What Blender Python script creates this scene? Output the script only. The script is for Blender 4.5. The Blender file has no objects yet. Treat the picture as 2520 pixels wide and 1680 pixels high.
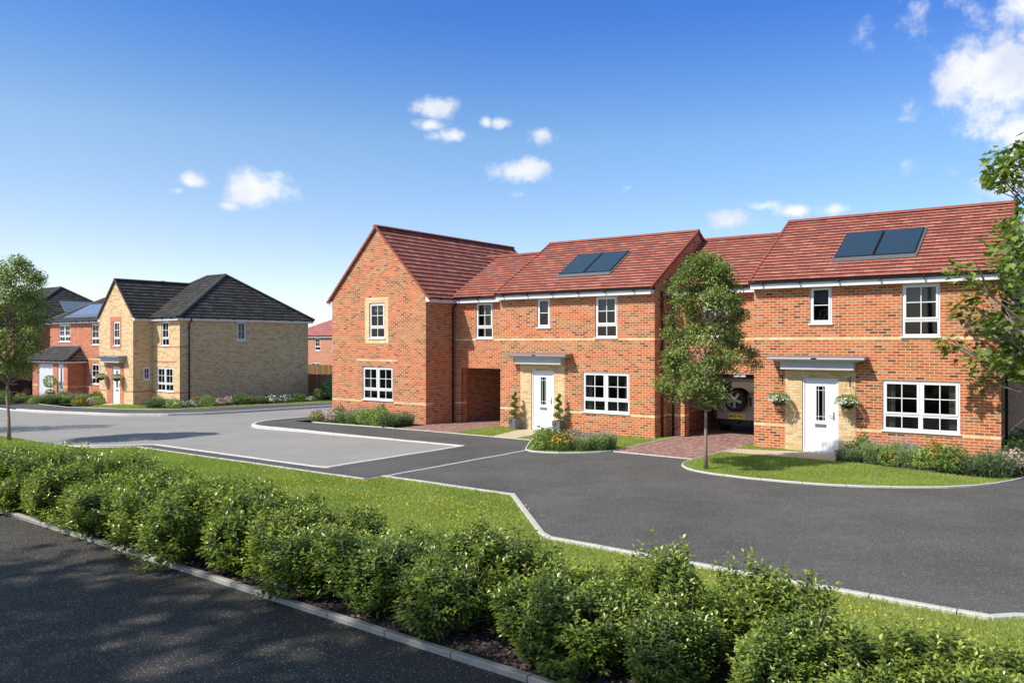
import bpy, bmesh, math, random
import numpy as np
from mathutils import Vector, Matrix
from mathutils.geometry import delaunay_2d_cdt
R_ = math.radians
sc = bpy.context.scene
COL = sc.collection
TH = R_(36.4585)                      # the streets and facades are turned this much from the view axis
AX = np.array([math.cos(TH), -math.sin(TH), 0.0])   # along the facades
BX = np.array([math.sin(TH), math.cos(TH), 0.0])    # into the plots
rng = np.random.default_rng(7)

def g(Y):                              # the estate falls gently away from the viewer
    Y = np.asarray(Y, float)
    return -0.018*np.clip(Y-28, 0, 20) - 0.013*np.clip(Y-48, 0, 42)
def W(a, b, z=0.0):
    return np.array([AX[0]*a+BX[0]*b, AX[1]*a+BX[1]*b, z])
def gz(a, b):
    return float(g(AX[1]*a+BX[1]*b))

# ------------------------------------------------------------------ tags
def tag(o, label=None, cat=None, group=None, kind=None):
    if label: o['label'] = label
    if cat: o['category'] = cat
    if group: o['group'] = group
    if kind: o['kind'] = kind
    return o
def empty(name, loc, rz=0.0):
    o = bpy.data.objects.new(name, None); COL.objects.link(o)
    o.location = loc; o.rotation_euler = (0, 0, rz); o.empty_display_size = .2
    return o

# ------------------------------------------------------------------ materials
class NT:
    def __init__(s, name):
        s.m = bpy.data.materials.new(name); s.m.use_nodes = True
        s.t = s.m.node_tree; s.t.nodes.clear()
        s.out = s.n('ShaderNodeOutputMaterial')
    def n(s, typ, **kw):
        nd = s.t.nodes.new(typ)
        for k, v in kw.items():
            if k in nd.bl_rna.properties and k != 'name': setattr(nd, k, v)
            else: nd.inputs[k.replace('_', ' ')].default_value = v
        return nd
    def l(s, a, b): s.t.links.new(a, b)
    def ramp(s, fac, stops, interp='LINEAR'):
        r = s.n('ShaderNodeValToRGB'); cr = r.color_ramp; cr.interpolation = interp
        while len(cr.elements) < len(stops): cr.elements.new(0.5)
        for e, (p, c) in zip(cr.elements, stops):
            e.position = p; e.color = (c[0], c[1], c[2], 1) if len(c) > 2 else (c[0],)*3+(1,)
        s.l(fac, r.inputs[0]); return r.outputs[0]
    def mix(s, fac, a, b, mode='MIX'):
        m = s.n('ShaderNodeMix', data_type='RGBA', blend_type=mode)
        for sock, v in ((m.inputs[0], fac), (m.inputs[6], a), (m.inputs[7], b)):
            if hasattr(v, 'links'): s.l(v, sock)
            elif isinstance(v, (int, float)): sock.default_value = v
            else: sock.default_value = (v[0], v[1], v[2], 1)
        return m.outputs[2]
    def math(s, op, a, b=None, c=None):
        m = s.n('ShaderNodeMath', operation=op)
        for i, v in enumerate((a, b, c)):
            if v is None: continue
            if hasattr(v, 'links'): s.l(v, m.inputs[i])
            else: m.inputs[i].default_value = v
        return m.outputs[0]
    def noise(s, vec, scale, detail=4, rough=.55):
        nn = s.n('ShaderNodeTexNoise'); nn.inputs['Scale'].default_value = scale
        nn.inputs['Detail'].default_value = detail; nn.inputs['Roughness'].default_value = rough
        if vec is not None: s.l(vec, nn.inputs['Vector'])
        return nn.outputs[0]
    def bump(s, h, strength, dist=.01):
        b = s.n('ShaderNodeBump'); b.inputs['Strength'].default_value = strength
        b.inputs['Distance'].default_value = dist; s.l(h, b.inputs['Height']); return b.outputs[0]
    def bsdf(s, col, rough=.8, normal=None, spec=.3, metal=0.0, coat=0.0):
        p = s.n('ShaderNodeBsdfPrincipled')
        for nm, v in (('Base Color', col), ('Roughness', rough)):
            if hasattr(v, 'links'): s.l(v, p.inputs[nm])
            else: p.inputs[nm].default_value = (v[0], v[1], v[2], 1) if nm == 'Base Color' else v
        p.inputs['Specular IOR Level'].default_value = spec
        p.inputs['Metallic'].default_value = metal
        p.inputs['Coat Weight'].default_value = coat
        if normal is not None: s.l(normal, p.inputs['Normal'])
        s.l(p.outputs[0], s.out.inputs[0]); return p
    def obj(s): return s.n('ShaderNodeTexCoord').outputs['Object']
    def uv(s): return s.n('ShaderNodeTexCoord').outputs['UV']
    def scale(s, vec, k):
        m = s.n('ShaderNodeMapping'); m.inputs['Scale'].default_value = k
        s.l(vec, m.inputs['Vector']); return m.outputs[0]

def simple(name, col, rough=.6, spec=.3, metal=0.0, var=.12, nscale=8.0, bump=0.0, coat=0.0):
    t = NT(name); o = t.obj()
    n = t.noise(o, nscale, 5)
    c = t.mix(n, tuple(x*(1-var) for x in col), tuple(min(1, x*(1+var)) for x in col))
    nm = t.bump(t.noise(o, nscale*6, 3), bump, .01) if bump else None
    t.bsdf(c, rough, nm, spec, metal, coat)
    return t.m

BW, BH = .2217, .0739
def brick_mat(name, stops, mortar, bw=BW, bh=BH, msize=.0095, soldier=False, rough=.88, vari=.30):
    t = NT(name); uv = t.uv()
    if soldier:
        mp = t.n('ShaderNodeMapping'); mp.inputs['Rotation'].default_value = (0, 0, R_(90)); t.l(uv, mp.inputs['Vector']); uv = mp.outputs[0]
    b = t.n('ShaderNodeTexBrick'); t.l(uv, b.inputs['Vector'])
    b.offset = 0.5 if not soldier else 0.0; b.squash = 1.0
    b.inputs['Color1'].default_value = (0, 0, 0, 1); b.inputs['Color2'].default_value = (1, 1, 1, 1)
    b.inputs['Mortar'].default_value = (.5, .5, .5, 1)
    b.inputs['Scale'].default_value = 1.0; b.inputs['Mortar Size'].default_value = msize
    b.inputs['Mortar Smooth'].default_value = .15; b.inputs['Bias'].default_value = 0
    b.inputs['Brick Width'].default_value = bw; b.inputs['Row Height'].default_value = bh
    base = t.ramp(b.outputs['Color'], stops, 'CONSTANT')
    n1 = t.noise(uv, 26, 4, .7); n2 = t.noise(uv, 1.1, 3)
    base = t.mix(t.math('MULTIPLY', n1, 1.0), t.mix(1.0, base, (1-vari,)*3, 'MULTIPLY'), t.mix(1.0, base, (1+vari*.9, 1+vari*.8, 1+vari*.8), 'MULTIPLY'))
    base = t.mix(t.ramp(n2, [(.35, (.0,)*3), (.7, (1.,)*3)]), t.mix(1.0, base, (.9, .88, .9), 'MULTIPLY'), base)
    col = t.mix(b.outputs['Fac'], base, mortar)
    h = t.math('ADD', t.math('MULTIPLY', t.math('SUBTRACT', 1.0, b.outputs['Fac']), .8), t.math('MULTIPLY', n1, .35))
    t.bsdf(col, rough, t.bump(h, .55, .006), .25)
    return t.m
OR1, OR2, OR3 = (.465, .118, .044), (.545, .168, .062), (.37, .082, .034)
RED_STOPS = [(0, OR1), (.15, OR2), (.30, (.54, .19, .08)), (.42, OR3), (.50, (.56, .145, .05)), (.63, (.52, .23, .16)),
             (.69, (.24, .12, .05)), (.765, OR2), (.83, (.16, .05, .036)), (.885, OR1), (.94, (.28, .155, .07))]
M = {}
M['brick'] = brick_mat('red_multi_brick', RED_STOPS, (.60, .44, .27))
M['brick_left'] = brick_mat('orange_brick', [(0, (.52, .14, .065)), (.3, (.58, .18, .085)), (.6, (.47, .11, .05)), (.8, (.62, .2, .1)), (.93, (.36, .10, .06))], (.5, .34, .24), vari=.15)
M['brick_far'] = brick_mat('pale_orange_brick', [(0, (.55, .2, .11)), (.4, (.6, .24, .14)), (.75, (.5, .17, .09))], (.55, .38, .27), vari=.1)
YST = [(0, (.80, .60, .32)), (.25, (.70, .48, .23)), (.45, (.80, .62, .35)), (.65, (.64, .42, .19)), (.78, (.76, .58, .32)), (.92, (.54, .35, .17))]
M['buff'] = brick_mat('buff_brick', YST, (.52, .40, .255), msize=.011)
M['buff_band'] = brick_mat('buff_band_brick', [(0, (.80, .62, .33)), (.4, (.74, .54, .27)), (.7, (.84, .69, .41)), (.9, (.70, .50, .24))], (.6, .45, .28))
M['buff_soldier'] = brick_mat('buff_soldier_brick', [(0, (.80, .62, .33)), (.4, (.74, .54, .27)), (.7, (.84, .69, .41))], (.5, .37, .22), bw=.5, soldier=True)
M['red_band'] = brick_mat('red_band_brick', [(0, (.52, .14, .065)), (.4, (.58, .18, .085)), (.8, (.45, .11, .05))], (.5, .34, .24))
M['red_soldier'] = brick_mat('red_soldier_brick', [(0, (.56, .17, .08)), (.4, (.62, .22, .11)), (.8, (.50, .14, .07))], (.55, .38, .26), bw=.5, soldier=True)

def tile_mat(name, stops, gauge, gap, width=.30, vari=.25, rough=.7):
    t = NT(name); uv = t.uv()
    b = t.n('ShaderNodeTexBrick'); t.l(uv, b.inputs['Vector']); b.offset = .5
    b.inputs['Color1'].default_value = (0, 0, 0, 1); b.inputs['Color2'].default_value = (1, 1, 1, 1)
    b.inputs['Mortar'].default_value = (.5, .5, .5, 1); b.inputs['Scale'].default_value = 1
    b.inputs['Mortar Size'].default_value = .0035; b.inputs['Mortar Smooth'].default_value = .1
    b.inputs['Brick Width'].default_value = width; b.inputs['Row Height'].default_value = gauge
    base = t.ramp(b.outputs['Color'], stops, 'LINEAR')
    n1 = t.noise(t.scale(uv, (3.2, 9, 1)), 2.2, 4, .65); n2 = t.noise(uv, .6, 3); n3 = t.noise(uv, 60, 2)
    base = t.mix(t.ramp(n1, [(.32, (0,)*3), (.72, (1,)*3)]), t.mix(1.0, base, (1-vari, 1-vari*1.05, 1-vari*.7), 'MULTIPLY'), t.mix(1.0, base, (1+vari, 1+vari*1.1, 1+vari*.6), 'MULTIPLY'))
    base = t.mix(n2, t.mix(1.0, base, (.86,)*3, 'MULTIPLY'), base)
    base = t.mix(t.ramp(n3, [(.3, (0,)*3), (.7, (1,)*3)]), t.mix(1.0, base, (.9,)*3, 'MULTIPLY'), base)
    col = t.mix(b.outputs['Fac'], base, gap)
    h = t.math('ADD', t.math('MULTIPLY', b.outputs['Fac'], -1.0), t.math('MULTIPLY', n3, .3))
    t.bsdf(col, rough, t.bump(h, .5, .006), .3)
    return t.m
RT = [(0, (.33, .105, .082)), (.3, (.45, .155, .108)), (.6, (.36, .118, .095)), (.85, (.55, .21, .14)), (1, (.38, .145, .125))]
GR, GB = .205, .24
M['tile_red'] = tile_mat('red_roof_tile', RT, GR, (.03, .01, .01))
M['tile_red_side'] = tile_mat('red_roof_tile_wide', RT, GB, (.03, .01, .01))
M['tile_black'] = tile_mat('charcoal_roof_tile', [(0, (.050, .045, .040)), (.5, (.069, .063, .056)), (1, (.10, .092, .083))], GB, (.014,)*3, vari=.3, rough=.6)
M['tile_far'] = tile_mat('pink_roof_tile', [(0, (.36, .13, .12)), (1, (.44, .18, .16))], .33, (.1, .03, .03), vari=.12)
M['ridge_red'] = simple('red_ridge_tile', (.27, .078, .050), .7, var=.35, nscale=5, bump=.2)
M['ridge_black'] = simple('charcoal_ridge_tile', (.068, .063, .060), .5, var=.25, nscale=5, bump=.2)
M['white'] = simple('white_upvc', (.80, .81, .82), .28, .45, var=.02)
M['whitepaint'] = simple('white_fascia', (.78, .79, .81), .4, .4, var=.03)
M['door'] = simple('white_door', (.80, .81, .83), .35, .4, var=.02)
M['blackpl'] = simple('black_rainwater_plastic', (.012, .012, .013), .3, .5, var=.1)
M['lead'] = simple('grey_canopy_metal', (.15, .17, .20), .45, .5, var=.12, nscale=6)
M['canopy'] = simple('pale_grey_canopy', (.50, .51, .53), .5, .3, var=.04)
M['steel'] = simple('brushed_steel', (.35, .35, .36), .35, .5, metal=.8)
M['blind'] = simple('grey_blind', (.22, .23, .24), .8, var=.15, nscale=3)
M['blind_pale'] = simple('pale_blind', (.55, .5, .42), .8, var=.1)
M['curtain'] = simple('grey_curtain', (.42, .38, .35), .85, var=.2, nscale=14)
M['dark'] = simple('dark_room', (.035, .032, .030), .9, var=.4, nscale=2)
M['soil'] = simple('soil', (.05, .036, .026), .95, var=.5, nscale=20, bump=.6)
M['trunk'] = simple('tree_bark', (.30, .22, .17), .85, var=.35, nscale=22, bump=.5)
M['twig'] = simple('grey_twig', (.24, .19, .15), .85, var=.3, nscale=30)
M['stem'] = simple('green_stem', (.16, .17, .07), .8, var=.25, nscale=30)
M['pot'] = simple('grey_slate_planter', (.13, .14, .155), .6, .4, var=.2, nscale=9, bump=.15)
M['basket'] = simple('black_basket', (.012, .012, .014), .4, .5)
M['kerb'] = simple('concrete_kerb', (.58, .565, .53), .85, var=.2, nscale=18, bump=.3)
M['kerb_near'] = simple('shade_toned_edging', (.34, .33, .29), .9, var=.3, nscale=26, bump=.5)  # separate darker kerb concrete, with the near kerb's partial shade put into the colour
M['kerbdark'] = simple('kerb_joint', (.12, .115, .11), .95)
M['edge'] = simple('concrete_edging', (.52, .51, .48), .85, var=.22, nscale=22, bump=.3)
M['fencewood'] = None

def glass():
    t = NT('window_glass')
    tr = t.n('ShaderNodeBsdfTransparent'); tr.inputs[0].default_value = (.55, .58, .57, 1)
    gl = t.n('ShaderNodeBsdfGlossy'); gl.inputs['Roughness'].default_value = .02; gl.inputs[0].default_value = (.9, .95, 1, 1)
    fr = t.n('ShaderNodeFresnel'); fr.inputs[0].default_value = 1.55
    f = t.math('ADD', t.math('MULTIPLY', fr.outputs[0], .55), .005)
    mx = t.n('ShaderNodeMixShader'); t.l(f, mx.inputs[0]); t.l(tr.outputs[0], mx.inputs[1]); t.l(gl.outputs[0], mx.inputs[2])
    t.l(mx.outputs[0], t.out.inputs[0]); return t.m
M['glass'] = glass()
def solar():
    t = NT('solar_glass'); uv = t.uv()
    w = t.n('ShaderNodeTexWave', wave_type='BANDS', bands_direction='X'); w.inputs['Scale'].default_value = 7; t.l(uv, w.inputs['Vector'])
    c = t.mix(t.ramp(w.outputs[0], [(.4, (0,)*3), (.9, (1,)*3)]), (.012, .028, .055), (.03, .065, .11))
    p = t.bsdf(c, .12, None, .6, coat=.5)
    return t.m
M['solar'] = solar()
M['solar_blue'] = simple('blue_solar_glass', (.16, .21, .29), .3, .4, var=.15, coat=.2)

def ground_mats():
    # light carriageway
    t = NT('light_asphalt'); o = t.obj()
    n = t.noise(o, 95, 2, .7); n2 = t.noise(o, .45, 4); n3 = t.noise(t.scale(o, (1, 1, 1)), 2.2, 5)
    c = t.mix(t.ramp(n, [(.3, (0,)*3), (.7, (1,)*3)]), (.245, .24, .228), (.37, .36, .345))
    c = t.mix(t.ramp(n2, [(.3, (0,)*3), (.7, (1,)*3)]), t.mix(1.0, c, (.86,)*3, 'MULTIPLY'), c)
    c = t.mix(n3, t.mix(1.0, c, (.9,)*3, 'MULTIPLY'), t.mix(1.0, c, (1.08,)*3, 'MULTIPLY'))
    t.bsdf(c, .85, t.bump(n, .35, .006), .3); M['road'] = t.m
    # dark bound surface with pale stone flecks
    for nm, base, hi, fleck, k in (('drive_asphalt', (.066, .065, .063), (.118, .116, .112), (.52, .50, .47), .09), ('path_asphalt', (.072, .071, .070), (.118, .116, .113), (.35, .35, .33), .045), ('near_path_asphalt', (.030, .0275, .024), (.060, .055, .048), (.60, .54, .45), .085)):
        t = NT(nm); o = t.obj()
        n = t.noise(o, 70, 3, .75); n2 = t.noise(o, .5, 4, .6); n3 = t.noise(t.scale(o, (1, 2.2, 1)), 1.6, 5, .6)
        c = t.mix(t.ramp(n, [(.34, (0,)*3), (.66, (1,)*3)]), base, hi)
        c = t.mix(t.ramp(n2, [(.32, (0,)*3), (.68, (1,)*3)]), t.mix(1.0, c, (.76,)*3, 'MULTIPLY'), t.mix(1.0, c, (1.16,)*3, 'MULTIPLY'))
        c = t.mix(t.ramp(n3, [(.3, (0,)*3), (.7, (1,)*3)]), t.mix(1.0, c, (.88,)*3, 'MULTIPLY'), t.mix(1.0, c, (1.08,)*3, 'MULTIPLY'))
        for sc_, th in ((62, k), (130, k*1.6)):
            v = t.n('ShaderNodeTexVoronoi', feature='F1'); v.inputs['Scale'].default_value = sc_; t.l(o, v.inputs['Vector'])
            sep = t.n('ShaderNodeSeparateColor'); t.l(v.outputs['Color'], sep.inputs[0])
            m1 = t.math('LESS_THAN', sep.outputs[0], th); m2 = t.math('LESS_THAN', v.outputs['Distance'], .36)
            m_ = t.math('MULTIPLY', m1, m2); m_ = t.math('MULTIPLY', m_, t.math('ADD', .3, sep.outputs[1]))
            c = t.mix(t.math('MINIMUM', m_, 1.0), c, fleck)
        t.bsdf(c, .8, t.bump(n, .6, .008), .35); M[nm] = t.m
    # grass base
    t = NT('lawn_base'); o = t.obj()
    n = t.noise(o, 30, 4, .7); n2 = t.noise(o, .8, 4)
    c = t.mix(n, (.14, .18, .035), (.27, .32, .065)); c = t.mix(t.ramp(n2, [(.35, (0,)*3), (.7, (1,)*3)]), c, (.32, .30, .10))
    t.bsdf(c, .9, t.bump(n, .6, .02), .1); M['lawn'] = t.m
    t = NT('mulch'); o = t.obj()
    v = t.n('ShaderNodeTexVoronoi', feature='F1'); v.inputs['Scale'].default_value = 28; t.l(o, v.inputs['Vector'])
    sep = t.n('ShaderNodeSeparateColor'); t.l(v.outputs['Color'], sep.inputs[0])
    c = t.ramp(sep.outputs[0], [(0, (.03, .022, .02)), (.5, (.075, .055, .048)), (.8, (.13, .10, .09)), (1, (.2, .16, .14))])
    t.bsdf(c, .9, t.bump(v.outputs['Distance'], .9, .03), .2); M['mulch'] = t.m
    # buff flags
    t = NT('buff_flags'); o = t.obj()
    n = t.noise(o, 40, 3); n2 = t.noise(o, 1.5, 3)
    c = t.mix(n, (.50, .42, .29), (.62, .54, .39)); c = t.mix(n2, t.mix(1.0, c, (.85,)*3, 'MULTIPLY'), c)
    t.bsdf(c, .85, t.bump(n, .3, .004), .2); M['flags'] = t.m
    t = NT('terrain'); o = t.obj(); n = t.noise(o, .3, 4)
    t.bsdf(t.mix(n, (.05, .08, .02), (.11, .12, .05)), .95, None, .1); M['terrain'] = t.m
ground_mats()
M['paver'] = brick_mat('block_paving', [(0, (.34, .19, .155)), (.25, (.42, .25, .21)), (.5, (.29, .17, .15)), (.7, (.46, .29, .24)), (.88, (.36, .23, .21))], (.12, .09, .08), bw=.20, bh=.10, msize=.009, vari=.2)

def leaf_mat(name, stops, rough=.45, spec=.35, trans=.3, flower=False, vary=0.0):
    t = NT(name); uv = t.uv(); s = t.n('ShaderNodeSeparateXYZ'); t.l(uv, s.inputs[0])
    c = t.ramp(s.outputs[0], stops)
    if vary:
        oi = t.n('ShaderNodeObjectInfo').outputs['Random']
        c = t.mix(oi, t.mix(1.0, c, (1-vary, 1-vary*.75, 1-vary*.6), 'MULTIPLY'), t.mix(1.0, c, (1+vary*.7, 1+vary*.5, 1.0), 'MULTIPLY'))
    p = t.n('ShaderNodeBsdfPrincipled'); t.l(c, p.inputs['Base Color']); p.inputs['Roughness'].default_value = rough
    p.inputs['Specular IOR Level'].default_value = spec
    tl = t.n('ShaderNodeBsdfTranslucent'); t.l(t.mix(1.0, c, (1.3, 1.5, .6) if not flower else (1, 1, 1), 'MULTIPLY'), tl.inputs[0])
    mx = t.n('ShaderNodeMixShader'); mx.inputs[0].default_value = trans
    t.l(p.outputs[0], mx.inputs[1]); t.l(tl.outputs[0], mx.inputs[2]); t.l(mx.outputs[0], t.out.inputs[0])
    return t.m
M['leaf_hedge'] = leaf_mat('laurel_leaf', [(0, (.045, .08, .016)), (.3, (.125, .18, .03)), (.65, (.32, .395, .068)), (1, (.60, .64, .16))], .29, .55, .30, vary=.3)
M['leaf_tree'] = leaf_mat('tree_leaf', [(0, (.11, .155, .042)), (.5, (.25, .31, .085)), (1, (.46, .51, .20))], .42, .45, .32)
M['leaf_maple'] = leaf_mat('maple_leaf', [(0, (.08, .13, .025)), (.5, (.20, .28, .055)), (1, (.38, .46, .14))], .45, .4, .38)
M['leaf_green'] = leaf_mat('shrub_leaf', [(0, (.07, .12, .03)), (.5, (.14, .22, .055)), (1, (.25, .34, .10))], .5)
M['leaf_lime'] = leaf_mat('lime_leaf', [(0, (.15, .23, .05)), (.5, (.28, .38, .10)), (1, (.46, .54, .22))], .5)
M['leaf_grey'] = leaf_mat('grey_green_leaf', [(0, (.13, .19, .065)), (.5, (.22, .29, .115)), (1, (.37, .43, .22))], .6)
M['leaf_dark'] = leaf_mat('dark_needle_leaf', [(0, (.07, .11, .055)), (.5, (.13, .18, .09)), (1, (.24, .30, .16))], .6)
M['leaf_teal'] = leaf_mat('teal_leaf', [(0, (.02, .05, .035)), (.5, (.035, .085, .06)), (1, (.06, .13, .09))], .5)
M['grass'] = leaf_mat('grass_blade', [(0, (.16, .225, .045)), (.4, (.28, .36, .08)), (.8, (.42, .49, .14)), (1, (.60, .60, .27))], .6, .2, .35)
M['f_yellow'] = leaf_mat('yellow_petal', [(0, (.80, .58, .02)), (.6, (.88, .70, .04)), (1, (.9, .78, .12))], .6, .2, .2, True)
M['f_orange'] = leaf_mat('orange_petal', [(0, (.65, .22, .01)), (1, (.85, .48, .02))], .6, .2, .2, True)
M['f_pink'] = leaf_mat('pink_petal', [(0, (.55, .30, .28)), (.5, (.70, .50, .42)), (1, (.80, .68, .60))], .6, .2, .2, True)
M['f_purple'] = leaf_mat('lavender_petal', [(0, (.20, .17, .32)), (.6, (.32, .28, .46)), (1, (.46, .42, .56))], .6, .2, .2, True)
M['f_white'] = leaf_mat('white_petal', [(0, (.7, .7, .66)), (1, (.85, .85, .82))], .6, .2, .2, True)
M['chip'] = leaf_mat('bark_chip', [(0, (.03, .024, .022)), (.5, (.08, .06, .052)), (1, (.19, .15, .13))], .85, .2, 0.0, True)
def fence_mat():
    t = NT('stained_fence_boards'); o = t.obj()
    w = t.n('ShaderNodeTexBrick'); w.offset = 0; t.l(t.scale(t.uv(), (1, 1, 1)), w.inputs['Vector'])
    w.inputs['Color1'].default_value = (.19, .10, .042, 1); w.inputs['Color2'].default_value = (.33, .19, .085, 1); w.inputs['Mortar'].default_value = (.03, .016, .008, 1)
    w.inputs['Scale'].default_value = 1; w.inputs['Mortar Size'].default_value = .006; w.inputs['Brick Width'].default_value = .13; w.inputs['Row Height'].default_value = 50
    n = t.noise(t.scale(t.uv(), (30, 2, 1)), 1, 4)
    t.bsdf(t.mix(n, t.mix(1.0, w.outputs[0], (.75,)*3, 'MULTIPLY'), w.outputs[0]), .8, t.bump(w.outputs['Fac'], -.5, .01), .2)
    return t.m
M['fencewood'] = fence_mat()

# ------------------------------------------------------------------ mesh builder
def clip_poly(P, ax, lim, keep_less):
    out = []; n = len(P)
    for i in range(n):
        p, q = P[i], P[(i+1) % n]
        dp = (p[ax]-lim)*(1 if keep_less else -1); dq = (q[ax]-lim)*(1 if keep_less else -1)
        if dp <= 1e-9: out.append(p)
        if (dp < -1e-9 and dq > 1e-9) or (dp > 1e-9 and dq < -1e-9):
            t = dp/(dp-dq); out.append((p[0]+(q[0]-p[0])*t, p[1]+(q[1]-p[1])*t))
    return out
def clip_rect(P, u0, u1, v0, v1):
    for ax, lim, less in ((0, u1, True), (0, u0, False), (1, v1, True), (1, v0, False)):
        if len(P) < 3: return []
        P = clip_poly(P, ax, lim, less)
    Q = []
    for p in P:
        if not Q or abs(p[0]-Q[-1][0])+abs(p[1]-Q[-1][1]) > 1e-6: Q.append(p)
    if len(Q) > 1 and abs(Q[0][0]-Q[-1][0])+abs(Q[0][1]-Q[-1][1]) < 1e-6: Q.pop()
    return Q if len(Q) > 2 else []

class MB:
    def __init__(s): s.v = []; s.f = []; s.uv = []; s.mi = []; s.sm = []
    def face(s, pts, uv=None, mi=0, smooth=False):
        i = len(s.v); s.v += [tuple(map(float, p)) for p in pts]; s.f.append(tuple(range(i, i+len(pts))))
        s.uv.append(uv); s.mi.append(mi); s.sm.append(smooth)
    def hexa(s, c, mi=0):     # c: 8 corners, bottom 4 then top 4
        for q in ((3, 2, 1, 0), (4, 5, 6, 7), (0, 1, 5, 4), (1, 2, 6, 5), (2, 3, 7, 6), (3, 0, 4, 7)):
            s.face([c[k] for k in q], mi=mi)
    def box(s, x0, x1, y0, y1, z0, z1, mi=0):
        s.hexa([(x0, y0, z0), (x1, y0, z0), (x1, y1, z0), (x0, y1, z0), (x0, y0, z1), (x1, y0, z1), (x1, y1, z1), (x0, y1, z1)], mi)
    def mbox(s, F, u0, u1, d0, d1, z0, z1, mi=0):   # box through a facade map F(u, d, z)
        s.hexa([F(u0, d0, z0), F(u1, d0, z0), F(u1, d1, z0), F(u0, d1, z0), F(u0, d0, z1), F(u1, d0, z1), F(u1, d1, z1), F(u0, d1, z1)], mi)
    def tube(s, path, r, n=8, mi=0, caps=True, smooth=True):
        path = [np.array(p, float) for p in path]; rs = r if hasattr(r, '__len__') else [r]*len(path)
        rings = []; prev = None
        for k, p in enumerate(path):
            d = path[min(k+1, len(path)-1)]-path[max(k-1, 0)]; d = d/(np.linalg.norm(d)+1e-12)
            if prev is None:
                h = np.array([0, 0, 1.]) if abs(d[2]) < .9 else np.array([1., 0, 0])
                x = np.cross(h, d)
            else:
                x = prev - d*np.dot(prev, d)
            x /= np.linalg.norm(x)+1e-12; prev = x; y = np.cross(d, x)
            rings.append([p+rs[k]*(x*math.cos(2*math.pi*j/n)+y*math.sin(2*math.pi*j/n)) for j in range(n)])
        base = len(s.v)
        for rg in rings: s.v += [tuple(q) for q in rg]
        for k in range(len(rings)-1):
            for j in range(n):
                a = base+k*n+j; b = base+k*n+(j+1) % n
                s.f.append((a, b, b+n, a+n)); s.uv.append(None); s.mi.append(mi); s.sm.append(smooth)
        if caps:
            for k in (0, len(rings)-1):
                s.f.append(tuple(base+k*n+j for j in (range(n) if k else range(n-1, -1, -1)))); s.uv.append(None); s.mi.append(mi); s.sm.append(False)
    def lathe(s, prof, n=24, c=(0, 0, 0), axis='z', mi=0, smooth=True):
        base = len(s.v)
        for (r, h) in prof:
            for j in range(n):
                a = 2*math.pi*j/n; x, y = r*math.cos(a), r*math.sin(a)
                p = (x, y, h) if axis == 'z' else (x, h, y) if axis == 'y' else (h, x, y)
                s.v.append((c[0]+p[0], c[1]+p[1], c[2]+p[2]))
        for k in range(len(prof)-1):
            for j in range(n):
                a = base+k*n+j; b = base+k*n+(j+1) % n
                s.f.append((a, b, b+n, a+n)); s.uv.append(None); s.mi.append(mi); s.sm.append(smooth)
    def build(s, name, mats, parent=None, loc=(0, 0, 0), dz=0.0, voff=0.0, recalc=False, bevel=0.0, uvoff=0.0):
        if not isinstance(mats, (list, tuple)): mats = [mats]
        me = bpy.data.meshes.new(name)
        vs = [(x, y, z-dz) for x, y, z in s.v] if dz else s.v
        me.from_pydata(vs, [], s.f)
        ul = me.uv_layers.new(name='UVMap')
        V = np.array(s.v)
        dat = np.zeros((len(me.loops), 2)); li = 0
        for f, uv in zip(s.f, s.uv):
            k = len(f)
            if uv is not None: dat[li:li+k] = uv
            else:
                P = V[list(f)]
                n = np.cross(P[1]-P[0], P[2]-P[0]) if k < 5 else np.sum([np.cross(P[i], P[(i+1) % k]) for i in range(k)], axis=0)
                if np.linalg.norm(n) < 1e-12: n = np.cross(P[2]-P[0], P[-1]-P[0])
                n = np.abs(n)
                if n[2] >= n[0] and n[2] >= n[1]: dat[li:li+k] = P[:, :2]
                elif n[1] >= n[0]: dat[li:li+k] = P[:, [0, 2]]+[uvoff, 1.478-.653+voff]
                else: dat[li:li+k] = P[:, [1, 2]]+[uvoff+.11, 1.478-.653+voff]
            li += k
        ul.data.foreach_set('uv', dat.ravel())
        me.polygons.foreach_set('material_index', s.mi); me.polygons.foreach_set('use_smooth', s.sm)
        for m in mats: me.materials.append(m)
        if recalc or bevel:
            bm = bmesh.new(); bm.from_mesh(me); bmesh.ops.remove_doubles(bm, verts=bm.verts, dist=1e-5)
            bmesh.ops.recalc_face_normals(bm, faces=bm.faces)
            if bevel:
                es = [e for e in bm.edges if len(e.link_faces) == 2 and e.calc_face_angle(0) > R_(40)]
                bmesh.ops.bevel(bm, geom=es, offset=bevel, segments=2, affect='EDGES', clamp_overlap=True)
            bm.to_mesh(me); bm.free()
        me.update()
        o = bpy.data.objects.new(name, me); COL.objects.link(o); o.location = loc
        if parent: o.parent = parent
        return o

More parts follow.
